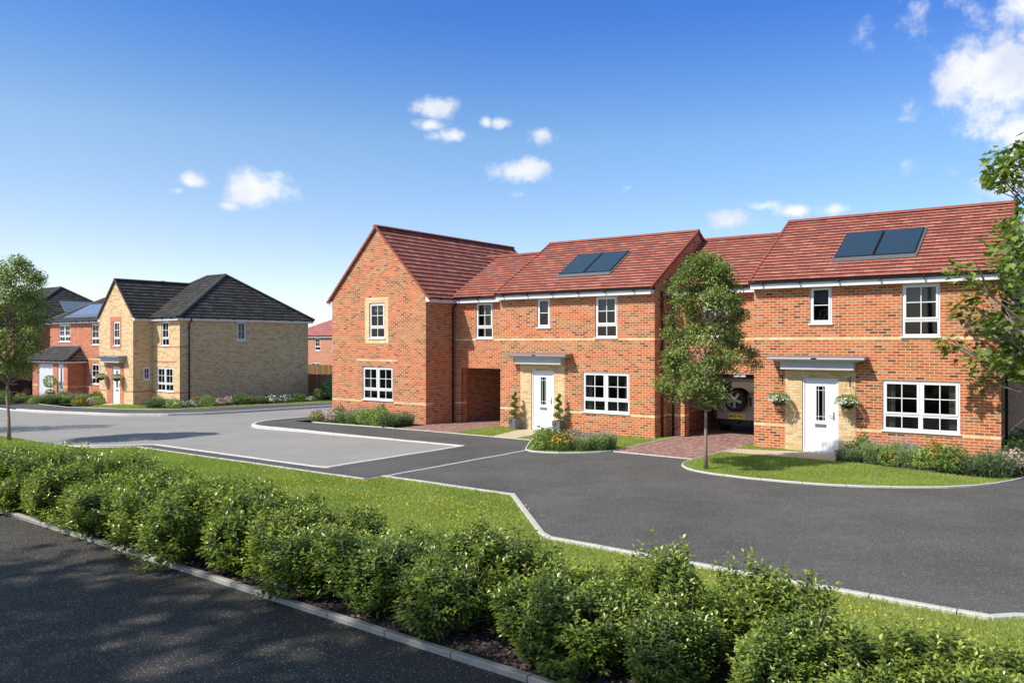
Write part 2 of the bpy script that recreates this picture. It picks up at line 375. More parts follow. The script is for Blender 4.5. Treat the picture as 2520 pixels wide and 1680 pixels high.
# ------------------------------------------------------------------ ground
def draped(name, pts, mat, dz=0.0, kind='structure', uvab=False, rise=None):
    """A sheet whose outline is given in street coordinates, laid on the falling ground."""
    bm = bmesh.new()
    n = len(pts); r = delaunay_2d_cdt([Vector((a, b)) for a, b in pts], [], [list(range(n))], 1, 1e-5)
    vs = [bm.verts.new(W(v.x, v.y)) for v in r[0]]
    for t in r[2]: bm.faces.new([vs[i] for i in t])
    for y in (28., 48., 90.):
        bmesh.ops.bisect_plane(bm, geom=bm.verts[:]+bm.edges[:]+bm.faces[:], plane_co=(0, y, 0), plane_no=(0, 1, 0))
    if rise:      # a shallow ramp along the street, from rise[0] (dz) to rise[1] (rise[2])
        for a_ in rise[:2]:
            c = W(a_, 0); bmesh.ops.bisect_plane(bm, geom=bm.verts[:]+bm.edges[:]+bm.faces[:], plane_co=c, plane_no=AX)
    for v in bm.verts:
        v.co.z = float(g(v.co.y))+dz
        if rise: v.co.z += (rise[2]-dz)*min(1, max(0, (np.array(v.co)@AX-rise[0])/(rise[1]-rise[0])))
    for f in bm.faces:
        if f.normal.z < 0: f.normal_flip()
    bmesh.ops.recalc_face_normals(bm, faces=bm.faces)
    if sum(f.normal.z for f in bm.faces) < 0:
        for f in bm.faces: f.normal_flip()
    ul = bm.loops.layers.uv.new('UVMap')
    for f in bm.faces:
        for l in f.loops:
            co = np.array(l.vert.co); l[ul].uv = (co@AX, co@BX) if not uvab else (co@BX, co@AX)
    me = bpy.data.meshes.new(name); bm.to_mesh(me); bm.free(); me.materials.append(mat)
    o = bpy.data.objects.new(name, me); COL.objects.link(o); tag(o, kind=kind); return o
def kerb(name, pts, w, top, bot, mat, seg=.915, gap=.013, closed=False, side=1):
    """Blocks laid end to end along a line; the line is the kerb's road edge, the body lies to one side."""
    P = [np.array(p, float) for p in pts]
    # resample each straight into blocks with joints
    L = [0]
    for i in range(len(P)-1): L.append(L[-1]+np.linalg.norm(P[i+1]-P[i]))
    def at(s_):
        s_ = min(max(s_, 0), L[-1]); i = max(0, min(len(P)-2, int(np.searchsorted(L, s_)-1)))
        t = (s_-L[i])/(L[i+1]-L[i]); return P[i]+(P[i+1]-P[i])*t
    def nrm(s_):
        d = at(s_+.12)-at(s_-.12); d /= np.linalg.norm(d)+1e-9; return np.array([-d[1], d[0]])*side
    mb = MB(); n = max(1, round(L[-1]/seg)); st = L[-1]/n
    for k in range(n):
        s0, s1 = k*st+gap/2, (k+1)*st-gap/2; m = 3
        jit = rng.uniform(-.003, .003)
        cuts = [s0+(s1-s0)*i/m for i in range(m+1)]
        for i in range(m):
            c = []
            for s_, in ((cuts[i],), (cuts[i+1],)):
                p = at(s_); q = p+nrm(s_)*w; c.append((p, q))
            (p0, q0), (p1, q1) = c
            def wp(p, z): return W(p[0], p[1], gz(p[0], p[1])+z)
            t_ = top+jit; ch = .012
            def ins(p, q): d = (q-p)/w; return p+d*ch, q-d*ch
            a0, b0 = ins(p0, q0); a1, b1 = ins(p1, q1)
            mb.face([wp(p0, bot), wp(p1, bot), wp(p1, t_-ch), wp(p0, t_-ch)])
            mb.face([wp(p0, t_-ch), wp(p1, t_-ch), wp(a1, t_), wp(a0, t_)])
            mb.face([wp(a0, t_), wp(a1, t_), wp(b1, t_), wp(b0, t_)])
            mb.face([wp(b0, t_), wp(b1, t_), wp(q1, t_-ch), wp(q0, t_-ch)])
            mb.face([wp(q0, t_-ch), wp(q1, t_-ch), wp(q1, bot), wp(q0, bot)])
            if i == 0: mb.face([wp(p0, bot), wp(p0, t_-ch), wp(a0, t_), wp(b0, t_), wp(q0, t_-ch), wp(q0, bot)])
            if i == m-1: mb.face([wp(p1, bot), wp(p1, t_-ch), wp(a1, t_), wp(b1, t_), wp(q1, t_-ch), wp(q1, bot)])
    o = mb.build(name, mat); tag(o, kind='structure'); return o

RD = -.10
draped('ground', [(-900, -300), (700, -300), (700, 1500), (-900, 1500)], M['terrain'], -.16)
# light carriageway: one sheet under everything on the left, at road level
draped('road', [(-75, 11.2), (-24.9, 11.2), (-24.2, 11.7), (-22.8, 13.14), (-15.3, 13.14), (-15.3, 18.35), (-25.5, 18.55), (-26.4, 19.1), (-27.3, 20.4),
                (-27.45, 22), (-27.45, 60), (-32.9, 60), (-33.1, 23.6), (-33.3, 21.5), (-34, 20.0), (-35.5, 18.9), (-36.8, 18.5),
                (-38.8, 18.1), (-40.3, 17.75), (-43, 17.5), (-46, 17.75), (-50, 18.3), (-60, 19.6), (-75, 21.5)], M['road'], RD, rise=(-25.0, -18.0, -.022))
# footway wrapping the right hand row
FW = [(-15.24, 18.40), (-15.24, 13.06), (-22.85, 13.06), (-24.3, 11.6), (-13.2, 11.6), (-13.2, 18.5), (-12.9, 18.45), (-11.2, 19.8), (-11.2, 20.7),
      (-26.0, 20.72), (-26.0, 60), (-27.46, 60), (-27.46, 21.72), (-27.2, 20.43), (-26.78, 19.54), (-26.08, 18.86), (-25.4, 18.54), (-21.0, 18.24), (-17.4, 18.24)]
draped('footway', FW, M['path_asphalt'], -.006)
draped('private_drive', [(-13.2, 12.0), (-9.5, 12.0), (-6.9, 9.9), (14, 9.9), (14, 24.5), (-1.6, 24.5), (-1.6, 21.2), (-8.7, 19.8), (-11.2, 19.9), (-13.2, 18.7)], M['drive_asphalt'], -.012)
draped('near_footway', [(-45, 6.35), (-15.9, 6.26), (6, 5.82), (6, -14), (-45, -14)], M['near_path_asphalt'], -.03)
BED0 = [(-45, 6.42), (-15.9, 6.25), (6, 5.80), (6, 8.25), (-45, 8.25)]
draped('planting_bed', BED0, M['mulch'], -.004)
VERGE = [(-45, 8.2), (8, 8.2), (8, 9.9), (2.5, 9.9), (1.0, 10.75), (-.79, 10.56), (-1.1, 10.27), (-7.03, 10.42), (-9.5, 12.95), (-13.15, 13.03), (-13.2, 12.46), (-22.6, 12.46), (-23.4, 11.65), (-24.4, 11.3), (-45, 11.3)]
draped('grass_verge', VERGE, M['lawn'], .0)
LAWN3 = [(-8.66, 21.4), (-8.68, 19.45), (-8.66, 19.0), (-8.50, 18.58), (-8.25, 18.2), (-7.86, 17.94), (-7.38, 17.78), (-6.5, 17.69), (-5.7, 17.71), (-4.9, 17.83),
         (-4.15, 18.1), (-3.45, 18.52), (-2.85, 18.97), (-2.4, 19.55), (-2.02, 20.25), (-1.8, 20.8), (-1.66, 21.4), (-1.5, 31), (-2.3, 31), (-2.3, 22.9), (-5.6, 22.9), (-5.71, 21.45)]
draped('front_lawn', LAWN3, M['lawn'], .004)
draped('grass_strip', [(-8.66, 22.36), (-6.95, 22.80), (-6.95, 22.96), (-8.3, 22.96), (-8.66, 24.2)], M['lawn'], .004)
draped('front_path', [(-8.66, 21.4), (-5.71, 21.45), (-5.6, 22.95), (-6.95, 22.95), (-6.95, 22.82), (-8.64, 22.34)], M['flags'], .008)
BED3 = [(-5.71, 21.44), (-5.28, 21.40), (-4.48, 21.19), (-3.38, 20.88), (-2.71, 20.75), (-2.1, 20.7), (-1.83, 20.9), (-1.72, 21.4), (-1.55, 27), (-2.15, 27), (-2.15, 22.93), (-5.6, 22.93)]
draped('flower_bed', BED3, M['mulch'], .010)
draped('block_paving', [(-11.17, 19.82), (-8.74, 19.72), (-8.70, 24.2), (-8.35, 24.3), (-8.35, 31), (-11.6, 31), (-11.6, 24.1), (-11.17, 24.1)], M['paver'], .004, uvab=True)
draped('side_lawn', [(-15.1, 20.7), (-14.4, 20.62), (-13.3, 18.72), (-12.9, 18.48), (-12.2, 18.65), (-11.66, 19.05), (-11.3, 19.5), (-11.2, 19.85), (-11.2, 24.3), (-11.7, 24.3), (-15.15, 23.2)], M['lawn'], .004)
draped('flower_bed', [(-14.0, 20.5), (-13.2, 18.76), (-12.9, 18.5), (-12.2, 18.68), (-11.70, 19.08), (-11.35, 19.5), (-11.3, 19.95), (-12.1, 20.6)], M['mulch'], .010)
draped('block_paving', [(-20.5, 20.68), (-17.86, 20.66), (-17.9, 23.8), (-17.7, 24.3), (-17.7, 31), (-20.7, 31), (-20.62, 22.5)], M['paver'], .004, uvab=True)
draped('side_lawn', [(-17.84, 20.66), (-16.1, 20.66), (-16.5, 22.6), (-16.6, 23.3), (-17.8, 24.3), (-17.88, 23.7)], M['lawn'], .004)
draped('front_path', [(-16.08, 20.66), (-15.14, 20.72), (-15.2, 23.3), (-16.5, 23.3), (-16.5, 22.6)], M['flags'], .006)
draped('flower_bed', [(-25.2, 22.6), (-25.3, 21.2), (-25.0, 20.85), (-24.6, 20.74), (-20.5, 20.70), (-20.66, 22.6)], M['mulch'], .006)
# left hand side of the road
FWL = [(-75, 21.7), (-60, 19.75), (-50, 18.45), (-46, 17.9), (-43, 17.65), (-40.3, 17.9), (-38.8, 18.25), (-36.9, 18.65), (-35.6, 19.02), (-34.1, 20.1), (-33.42, 21.6), (-33.2, 23.6), (-33.0, 60),
       (-35, 60), (-35.3, 30.9), (-36, 26.5), (-36.3, 24), (-36.4, 22.2), (-37.2, 21.3), (-38.9, 20.6), (-40.2, 20.35), (-41.9, 20.0), (-42.7, 19.8), (-47.0, 20.2), (-49, 20.4), (-50.5, 22.4), (-60, 24), (-75, 26)]
draped('footway', FWL, M['path_asphalt'], -.004)
draped('corner_lawn', [(-41.9, 20.04), (-40.2, 20.38), (-38.9, 20.64), (-37.2, 21.35), (-36.4, 22.2), (-36.3, 24), (-36, 26.5), (-35.3, 30.9), (-35, 60), (-39.3, 60), (-39.3, 23.9), (-41.8, 23.9), (-42.6, 22.9)], M['lawn'], .0)
draped('flower_bed', [(-41.7, 22.9), (-38.6, 21.4), (-37.4, 21.7), (-36.9, 22.6), (-36.75, 24), (-36.5, 26.5), (-36.2, 30.9), (-36.2, 32.3), (-39.3, 32.3), (-39.3, 23.9), (-41.7, 23.9)], M['mulch'], .006)
draped('front_path', [(-41.86, 20.06), (-43.96, 22.3), (-44.2, 22.9), (-42.7, 22.9), (-41.3, 20.4)], M['flags'], .004)
draped('flower_bed', [(-47.0, 20.2), (-47.8, 19.0), (-50.4, 19.6), (-49.6, 22.2), (-49.4, 22.9), (-44.3, 22.9), (-44.1, 22.3), (-42.7, 20.9), (-41.9, 20.15), (-42.3, 20.0), (-44.5, 21.1)], M['mulch'], .004)
# kerbs and edgings
kerb('kerb', [(-30, 6.50), (-24, 6.38), (-15.87, 6.27), (-13.67, 6.2), (-11.25, 6.13), (-9.48, 6.08), (-7.65, 6.02), (-4.96, 5.94), (5, 5.72)], .085, .03, -.12, M['kerb_near'])
kerb('kerb', [(-24.6, 11.5), (-23.8, 12.2), (-22.95, 13.19), (-15.39, 13.19), (-15.39, 18.26)], .13, .006, RD-.05, M['kerb'], side=-1)
kerb('kerb', [(-15.25, 18.26), (-16.6, 18.24), (-17.4, 18.2), (-21, 18.2), (-25.4, 18.50), (-26.1, 18.82), (-26.8, 19.5), (-27.25, 20.4), (-27.5, 21.7), (-27.5, 50)], .12, .01, RD-.05, M['kerb'], seg=.7, side=-1)
kerb('edging', [(-13.25, 12.42), (-13.25, 18.52)], .085, .012, -.1, M['edge'], side=-1)
kerb('edging', [(-24.6, 11.28), (-23.5, 11.58), (-22.6, 12.40), (-13.22, 12.41)], .07, .035, -.1, M['edge'])
kerb('edging', [(-13.17, 13.0), (-9.5, 12.93)], .09, .042, -.1, M['edge'], side=-1)
kerb('edging', [(-9.5, 12.95), (-7.0, 10.40), (-1.1, 10.24), (-.78, 10.58), (1.0, 10.8), (2.5, 9.95), (12, 9.9)], .10, .046, -.1, M['edge'], side=-1)
kerb('edging', [(-14.5, 20.60), (-13.34, 18.66), (-13.15, 18.50), (-12.88, 18.42), (-12.55, 18.46), (-12.15, 18.60), (-11.66, 19.0), (-11.3, 19.48), (-11.17, 19.83), (-11.17, 24.15)], .05, .03, -.1, M['edge'], seg=.6)
kerb('edging', [(-17.84, 20.62), (-14.5, 20.60)], .05, .012, -.1, M['edge'])
kerb('edging', [(-11.15, 19.80), (-8.73, 19.72)], .05, .012, -.1, M['edge'])
kerb('edging', [(-17.88, 23.6), (-17.86, 20.64)], .05, .02, -.1, M['edge'])
kerb('edging', [(-8.64, 22.9), (-8.70, 21.2), (-8.72, 19.5), (-8.70, 19.0), (-8.54, 18.56), (-8.27, 18.15), (-7.88, 17.88), (-7.40, 17.72), (-6.52, 17.62), (-5.70, 17.64), (-4.88, 17.77), (-4.12, 18.04),
                (-3.42, 18.46), (-2.81, 18.92), (-2.33, 19.52), (-1.95, 20.22), (-1.72, 20.8), (-1.58, 21.4), (-1.4, 24.5)], .05, .03, -.1, M['edge'], seg=.9)
kerb('edging', [(-20.48, 20.66), (-24.6, 20.68), (-25.05, 20.8), (-25.35, 21.2), (-25.4, 22.5)], .05, .03, -.1, M['edge'], side=-1)
kerb('edging', [(-20.5, 20.64), (-17.84, 20.62)], .05, .01, -.1, M['edge'])
kerb('kerb', [(-75, 21.55), (-60, 19.62), (-50, 18.32), (-46, 17.77), (-43, 17.52)], .13, -.04, RD-.05, M['kerb'], seg=.9)
kerb('kerb', [(-43, 17.52), (-40.3, 17.77), (-38.8, 18.12), (-36.8, 18.52), (-35.5, 18.92), (-34.0, 20.02), (-33.3, 21.52), (-33.08, 23.6), (-32.9, 50)], .13, .012, RD-.05, M['kerb'], seg=.9)
kerb('edging', [(-50.5, 22.3), (-49, 20.38), (-47.0, 20.2), (-42.6, 19.78), (-41.9, 20.0), (-40.2, 20.35), (-38.9, 20.6), (-37.2, 21.3), (-36.4, 22.2), (-36.3, 24), (-36, 26.5), (-35.3, 30.9)], .05, .012, -.1, M['edge'])
# ------------------------------------------------------------------ building kit
class House:
    """Local frame: x along the facade, y into the plot, z as height above the estate datum."""
    def __init__(s, name, label, a0, b0, zb, group=None, cat='house'):
        s.o = empty(name, W(a0, b0, zb), -TH); tag(s.o, label, cat, group); s.zb = zb; s.a0 = a0; s.b0 = b0
    def add(s, name, mb, mats, parent=None, **kw):
        return mb.build(name, mats, parent or s.o, dz=s.zb, **kw)
def front(y0, x0=0.0): return lambda u, d, z: (u, y0-d, z)           # faces the viewer's side
def right(x0): return lambda u, d, z: (x0+d, u, z)                   # faces +x
def left(x0): return lambda u, d, z: (x0-d, u, z)
def back(y0): return lambda u, d, z: (u, y0+d, z)

def wall(mb, F, poly, holes=(), reveal=.09):
    us = sorted({p[0] for p in poly} | {h[k] for h in holes for k in (0, 1)})
    us = [u for i, u in enumerate(us) if i == 0 or u-us[i-1] > 1e-5]
    vs = sorted({min(p[1] for p in poly), max(p[1] for p in poly)} | {h[k] for h in holes for k in (2, 3)})
    for i in range(len(us)-1):
        for j in range(len(vs)-1):
            uc, vc = (us[i]+us[i+1])/2, (vs[j]+vs[j+1])/2
            if any(h[0] < uc < h[1] and h[2] < vc < h[3] for h in holes): continue
            Q = clip_rect(poly, us[i], us[i+1], vs[j], vs[j+1])
            if Q: mb.face([F(u, 0, v) for u, v in Q])
    for u0, u1, v0, v1 in holes:
        r = -reveal
        mb.face([F(u0, 0, v0), F(u0, r, v0), F(u0, r, v1), F(u0, 0, v1)])
        mb.face([F(u1, 0, v0), F(u1, r, v0), F(u1, r, v1), F(u1, 0, v1)])
        mb.face([F(u0, 0, v1), F(u1, 0, v1), F(u1, r, v1), F(u0, r, v1)])
        mb.face([F(u0, 0, v0), F(u1, 0, v0), F(u1, r, v0), F(u0, r, v0)])

def roof_face(mb, P0, U, V, poly, gauge, t=.029, u_off=0.0):
    P0, U, V = (np.array(q, float) for q in (P0, U, V)); U /= np.linalg.norm(U); V /= np.linalg.norm(V)
    N = np.cross(U, V)
    if N[2] < 0: N = -N
    vmin = min(p[1] for p in poly); vmax = max(p[1] for p in poly)
    i = int(math.floor(vmin/gauge+1e-6))
    while i*gauge < vmax-1e-6:
        v0, v1 = i*gauge, (i+1)*gauge
        Q = clip_rect(poly, -1e3, 1e3, v0, v1)
        if Q:
            h = lambda v: t*(1-(v-v0)/gauge)+.002
            mb.face([P0+U*u+V*v+N*h(v) for u, v in Q], uv=[(u+u_off, v) for u, v in Q])
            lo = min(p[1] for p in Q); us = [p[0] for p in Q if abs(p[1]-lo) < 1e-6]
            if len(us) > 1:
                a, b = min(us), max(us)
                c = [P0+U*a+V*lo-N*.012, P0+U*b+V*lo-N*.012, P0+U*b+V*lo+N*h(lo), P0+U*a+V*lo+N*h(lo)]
                mb.face(c, uv=[(a+u_off, v0)]*2+[(b+u_off, v0)]*2)  # riser takes the joint colour, painting a dark shadow line at each course edge
        i += 1
    # continuous underlay
    mb.face([P0+U*u+V*v-N*.012 for u, v in poly], uv=[(u, v) for u, v in poly])
def verge(mb, P0, P1, gauge, w=.07, h=.075, out=(1, 0, 0)):
    P0, P1, out = (np.array(q, float) for q in (P0, P1, out)); d = P1-P0; L = np.linalg.norm(d); d /= L
    n = np.cross(out, d); n = n if n[2] > 0 else -n
    k = 0
    while k*gauge < L:
        s0, s1 = k*gauge, min((k+1)*gauge+.015, L); hh = .03
        c = []
        for z_ in (-h, None):
            for s_, o_ in ((s0, 0), (s1, 0), (s1, 1), (s0, 1)):
                top = hh+.018*(1-(s_-s0)/gauge) if z_ is None else z_+.03
                c.append(P0+d*s_+out*(w*o_-w*.45)+n*top)
        mb.hexa(c); k += 1
def ridge(mb, P0, P1, r=.11, seg=.45):
    P0, P1 = np.array(P0, float), np.array(P1, float); d = P1-P0; L = np.linalg.norm(d); d /= L
    n = max(1, round(L/seg)); x = np.cross(d, (0, 0, 1)); x /= np.linalg.norm(x); y = np.cross(x, d); y = y if y[2] > 0 else -y
    for k in range(n):
        s0, s1 = L*k/n+.004, L*(k+1)/n+.004; rr = (r*1.03, r*.985)
        ring = []
        for s_, q in ((s0, rr[0]), (s1, rr[1])):
            ring.append([P0+d*s_+x*q*math.cos(a)*1.05+y*(q*math.sin(a)*.8-.035) for a in np.linspace(0, math.pi, 9)])
        for j in range(8): mb.face([ring[0][j], ring[0][j+1], ring[1][j+1], ring[1][j]], smooth=True)
        mb.face(ring[0]); mb.face(ring[1])
def gutter(H, F, u0, u1, z, d=.295, brk=.9):
    mb = MB()
    z += .012; pts = [(d+.042*math.cos(a), z+.045*math.sin(a)) for a in np.linspace(math.pi, 2*math.pi, 7)]
    for (da, za), (db, zb) in zip(pts, pts[1:]):
        mb.face([F(u0, da, za), F(u1, da, za), F(u1, db, zb), F(u0, db, zb)], smooth=True)
    for u in (u0, u1): mb.face([F(u, a, b) for a, b in pts])
    mb.mbox(F, u0, u1, d+.036, d+.046, z-.012, z+.006)
    n = max(1, int((u1-u0)/brk))
    for k in range(n):
        u = u0+(k+.35)*(u1-u0)/n
        mb.mbox(F, u-.02, u+.02, d-.05, d+.05, z-.075, z-.04); mb.mbox(F, u-.02, u+.02, d+.036, d+.054, z-.06, z+.01)
    H.add('gutter', mb, M['blackpl'])
def downpipe(H, F, u, ztop, zbot, d=.06, dt=.27, r=.034):
    mb = MB()
    pts = [F(u, dt, ztop), F(u, dt, ztop-.10), F(u, dt-.03, ztop-.14), F(u, d+.03, ztop-.26), F(u, d, ztop-.32), F(u, d, zbot)]
    mb.tube(pts, r, 10)
    for z in (ztop-.5, ztop-1.9, ztop-3.3): mb.tube([F(u, d, z-.03), F(u, d, z+.03)], r*1.35, 10); mb.mbox(F, u-.06, u+.06, 0, d, z-.02, z+.02)
    H.add('downpipe', mb, M['blackpl'])
def fascia(H, F, u0, u1, z0, z1, d=.245, name='fascia_board'):
    z0 -= .012
    mb = MB(); mb.mbox(F, u0, u1, d-.02, d, z0, z1); mb.mbox(F, u0+.004, u1-.004, .0, d-.02, z0+.001, z0+.012)
    for u in np.arange(u0+1.1, u1-.3, 1.35): mb.mbox(F, u-.003, u+.003, d, d+.0025, z0, z1)
    mb.mbox(F, u0, u0+.02, .0, d-.02, z0+.012, z1); mb.mbox(F, u1-.02, u1, .0, d-.02, z0+.012, z1)
    H.add(name, mb, M['whitepaint'])

def window(H, F, u0, u1, z0, z1, cols=1, lower=.31, vb=1, hb=1, blind=0.0, curtain=False, head=.0, pale=False, sill=True, detail=True):
    """Casement window set into the reveal: frame, sashes and glazing bars, panes, sill, blind or curtains."""
    fr = MB(); D0, D1 = -.105, -.045; fw = .05; zh = z1-head
    if head: fr.mbox(F, u0, u1, D0, -.03, zh, z1)
    fr.mbox(F, u0, u1, D0, D1, zh-fw, zh); fr.mbox(F, u0, u1, D0, D1, z0, z0+fw)
    fr.mbox(F, u0, u0+fw, D0, D1, z0+fw, zh-fw); fr.mbox(F, u1-fw, u1, D0, D1, z0+fw, zh-fw)
    H_ = zh-z0; zt = z0+H_*lower if lower else z0
    cw = (u1-u0)/cols; lights = []
    for c in range(1, cols): fr.mbox(F, u0+c*cw-.035, u0+c*cw+.035, D0+.001, D1+.001, z0+fw, zh-fw)
    for c in range(cols):
        a = u0+c*cw+(fw if c == 0 else .035); b = u0+(c+1)*cw-(fw if c == cols-1 else .035)
        if lower:
            fr.mbox(F, a, b, D0+.002, D1+.002, zt-.025, zt+.025)
            lights.append((a, b, z0+fw, zt-.025, False))
        lights.append((a, b, (zt+.025) if lower else z0+fw, zh-fw, True))
    L2 = []
    for a, b, c, d, sash in lights:
        s = .048 if sash else .018; e0, e1 = (D0+.01, D1+.022) if sash else (D0+.012, D1-.006)
        fr.mbox(F, a, b, e0, e1, c, c+s); fr.mbox(F, a, b, e0, e1, d-s, d); fr.mbox(F, a, a+s, e0, e1, c+s, d-s); fr.mbox(F, b-s, b, e0, e1, c+s, d-s)
        a, b, c, d = a+s, b-s, c+s, d-s; L2.append((a, b, c, d)); bw = .011; q0, q1 = D0+.02, D1+.004
        for k in range(1, vb+1):
            u = a+(b-a)*k/(vb+1); fr.mbox(F, u-bw, u+bw, q0, q1, c, d)
        if sash:
            for k in range(1, hb+1):
                z = c+(d-c)*k/(hb+1); fr.mbox(F, a, b, q0+.001, q1-.001, z-bw, z+bw)
    fo = H.add('window', fr, M['white'])
    pn = MB()
    for a, b, c, d in L2: pn.face([F(a, -.07, c), F(b, -.07, c), F(b, -.07, d), F(a, -.07, d)])
    H.add('pane', pn, M['glass'], fo)
    if sill:
        sm = MB(); sm.mbox(F, u0-.03, u1+.03, -.09, .045, z0-.035, z0+.004); H.add('sill', sm, M['white'], fo, recalc=True, bevel=.005)
    if blind:
        bm_ = MB(); zb = zh-(zh-zt)*blind; bm_.mbox(F, u0+.03, u1-.03, -.16, -.155, zb, zh-.02); bm_.mbox(F, u0+.03, u1-.03, -.165, -.15, zb-.02, zb)
        H.add('blind', bm_, M['blind_pale' if pale else 'blind'], fo)
    if curtain:
        cm = MB(); cwid = (u1-u0)*.13
        for a, b in ((u0+.04, u0+.04+cwid), (u1-.04-cwid, u1-.04)):
            cm = MB(); us = np.linspace(a, b, 22); ds = [-.2-.022*math.sin(k*1.5) for k in range(22)]
            for k in range(21): cm.face([F(us[k], ds[k], z0), F(us[k+1], ds[k+1], z0), F(us[k+1], ds[k+1], zh), F(us[k], ds[k], zh)], smooth=True)
            H.add('curtain', cm, M['curtain'], fo)
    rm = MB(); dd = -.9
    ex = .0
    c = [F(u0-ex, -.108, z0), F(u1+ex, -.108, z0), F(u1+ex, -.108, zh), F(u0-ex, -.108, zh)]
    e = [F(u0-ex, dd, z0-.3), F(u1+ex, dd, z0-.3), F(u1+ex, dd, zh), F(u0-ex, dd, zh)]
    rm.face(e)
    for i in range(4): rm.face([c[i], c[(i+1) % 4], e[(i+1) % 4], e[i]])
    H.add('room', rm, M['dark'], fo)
    return fo

def front_door(H, F, u0, u1, z0, z1, small=False):
    fr = MB(); fw = .055; D = -.03 if not small else -.04
    fr.mbox(F, u0, u0+fw, -.12, D, z0, z1); fr.mbox(F, u1-fw, u1, -.12, D, z0, z1); fr.mbox(F, u0+fw, u1-fw, -.12, D, z1-fw, z1)
    fr.mbox(F, u0+fw, u1-fw, -.12, D+.02, z0-.02, z0+.028)
    fo = H.add('door_frame', fr, M['white'])
    a, b, c, d = u0+fw+.004, u1-fw-.004, z0+.032, z1-fw-.004
    ga, gb = (a+b)/2-.115, (a+b)/2+.115; gc, gd = c+(d-c)*.43, d-(d-c)*.085
    n = 9; bd = MB(); w = (b-a)/n
    bd.mbox(F, a, b, -.09, -.068, c, gc); bd.mbox(F, a, b, -.09, -.068, gd, d); bd.mbox(F, a, ga, -.09, -.068, gc, gd); bd.mbox(F, gb, b, -.09, -.068, gc, gd)
    for k in range(n):
        x0, x1 = a+k*w+.0025, a+(k+1)*w-.0025
        for (zz0, zz1) in ((c, gc-.02), (gd+.02, d)): bd.mbox(F, x0, x1, -.068, -.060, zz0, zz1)
        if x1 <= ga-.02: bd.mbox(F, x0, x1, -.068, -.060, gc-.02, gd+.02)
        elif x0 < ga-.02: bd.mbox(F, x0, ga-.02, -.068, -.060, gc-.02, gd+.02)
        if x0 >= gb+.02: bd.mbox(F, x0, x1, -.068, -.060, gc-.02, gd+.02)
        elif x1 > gb+.02: bd.mbox(F, gb+.02, x1, -.068, -.060, gc-.02, gd+.02)
    s = .028
    for q in ((ga-s, gb+s, gc-s, gc), (ga-s, gb+s, gd, gd+s), (ga-s, ga, gc, gd), (gb, gb+s, gc, gd)): bd.mbox(F, q[0], q[1], -.068, -.048, q[2], q[3])
    dr = H.add('door', bd, M['door'])
    gl = MB(); gl.face([F(ga, -.075, gc), F(gb, -.075, gc), F(gb, -.075, gd), F(ga, -.075, gd)]); H.add('door_glass', gl, M['glass'], dr)
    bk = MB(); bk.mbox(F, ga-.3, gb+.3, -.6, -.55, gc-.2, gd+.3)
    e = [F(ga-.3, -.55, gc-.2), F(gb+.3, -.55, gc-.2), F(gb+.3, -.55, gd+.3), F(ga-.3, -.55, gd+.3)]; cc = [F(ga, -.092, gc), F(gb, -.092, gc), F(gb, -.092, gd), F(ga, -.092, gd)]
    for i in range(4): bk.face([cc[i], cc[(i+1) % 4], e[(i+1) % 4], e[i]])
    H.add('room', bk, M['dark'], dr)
    ld = MB(); t = .006
    for u in (ga+.055, gb-.055): ld.mbox(F, u-t, u+t, -.074, -.066, gc, gd)
    for z in (gc+.11, gd-.11): ld.mbox(F, ga, gb, -.0735, -.0665, z-t, z+t)
    H.add('glazing_lead', ld, M['white'], dr)
    lb = MB(); zc = gc-.14; uc = (a+b)/2; lb.mbox(F, uc-.15, uc+.15, -.062, -.050, zc-.045, zc+.045); lb.mbox(F, uc-.13, uc+.13, -.050, -.042, zc-.005, zc+.03)
    H.add('letterbox', lb, M['steel'], dr)
    hd = MB(); uh = b-.075; zc = c+.98; hd.mbox(F, uh-.018, uh+.018, -.062, -.050, zc-.13, zc+.10); hd.tube([F(uh, -.05, zc), F(uh, -.005, zc), F(uh-.02, .0, zc), F(uh-.12, .0, zc)], .010, 8)
    H.add('handle', hd, M['steel'], dr)

def canopy(H, F, bx0, bx1, zb0, zb1, sx0, sx1, zt, proj=.52, bd=.30):
    """Flat door canopy: boxed header below a thin projecting grey roof."""
    bm_ = MB(); bm_.mbox(F, bx0, bx1, .004, bd, zb0, zb1)
    z0 = zb1+.055; P = proj
    bm_.face([F(bx0, bd, zb1), F(bx1, bd, zb1), F(sx1-.01, P-.01, z0+.03), F(sx0+.01, P-.01, z0+.03)])
    bm_.face([F(bx0, bd, zb1), F(bx0, .004, zb1), F(sx0+.01, .004, z0+.03), F(sx0+.01, P-.01, z0+.03)])
    bm_.face([F(bx1, bd, zb1), F(bx1, .004, zb1), F(sx1-.01, .004, z0+.03), F(sx1-.01, P-.01, z0+.03)])
    co = H.add('door_canopy', bm_, M['canopy'])
    tp = MB(); tp.hexa([F(sx0, .003, z0+.03), F(sx1, .003, z0+.03), F(sx1, P, z0+.03), F(sx0, P, z0+.03), F(sx0+.03, .003, zt+.02), F(sx1-.03, .003, zt+.02), F(sx1-.02, P-.02, z0+.075), F(sx0+.02, P-.02, z0+.075)])
    H.add('canopy_roof', tp, M['lead'], co, recalc=True, bevel=.006)
    lb = MB(); um = (sx0+sx1)/2; lb.mbox(F, um-.07, um+.07, P, P+.006, z0+.038, z0+.072); H.add('vent', lb, M['blackpl'], co)

def band(H, items, mat='buff_band', name='brick_band', voff=0.0):
    for F, u0, u1, z0 in items:
        mb = MB(); mb.mbox(F, u0, u1, -.02, .003, z0, z0+BH-.004); H.add(name, mb, M[mat], voff=voff)

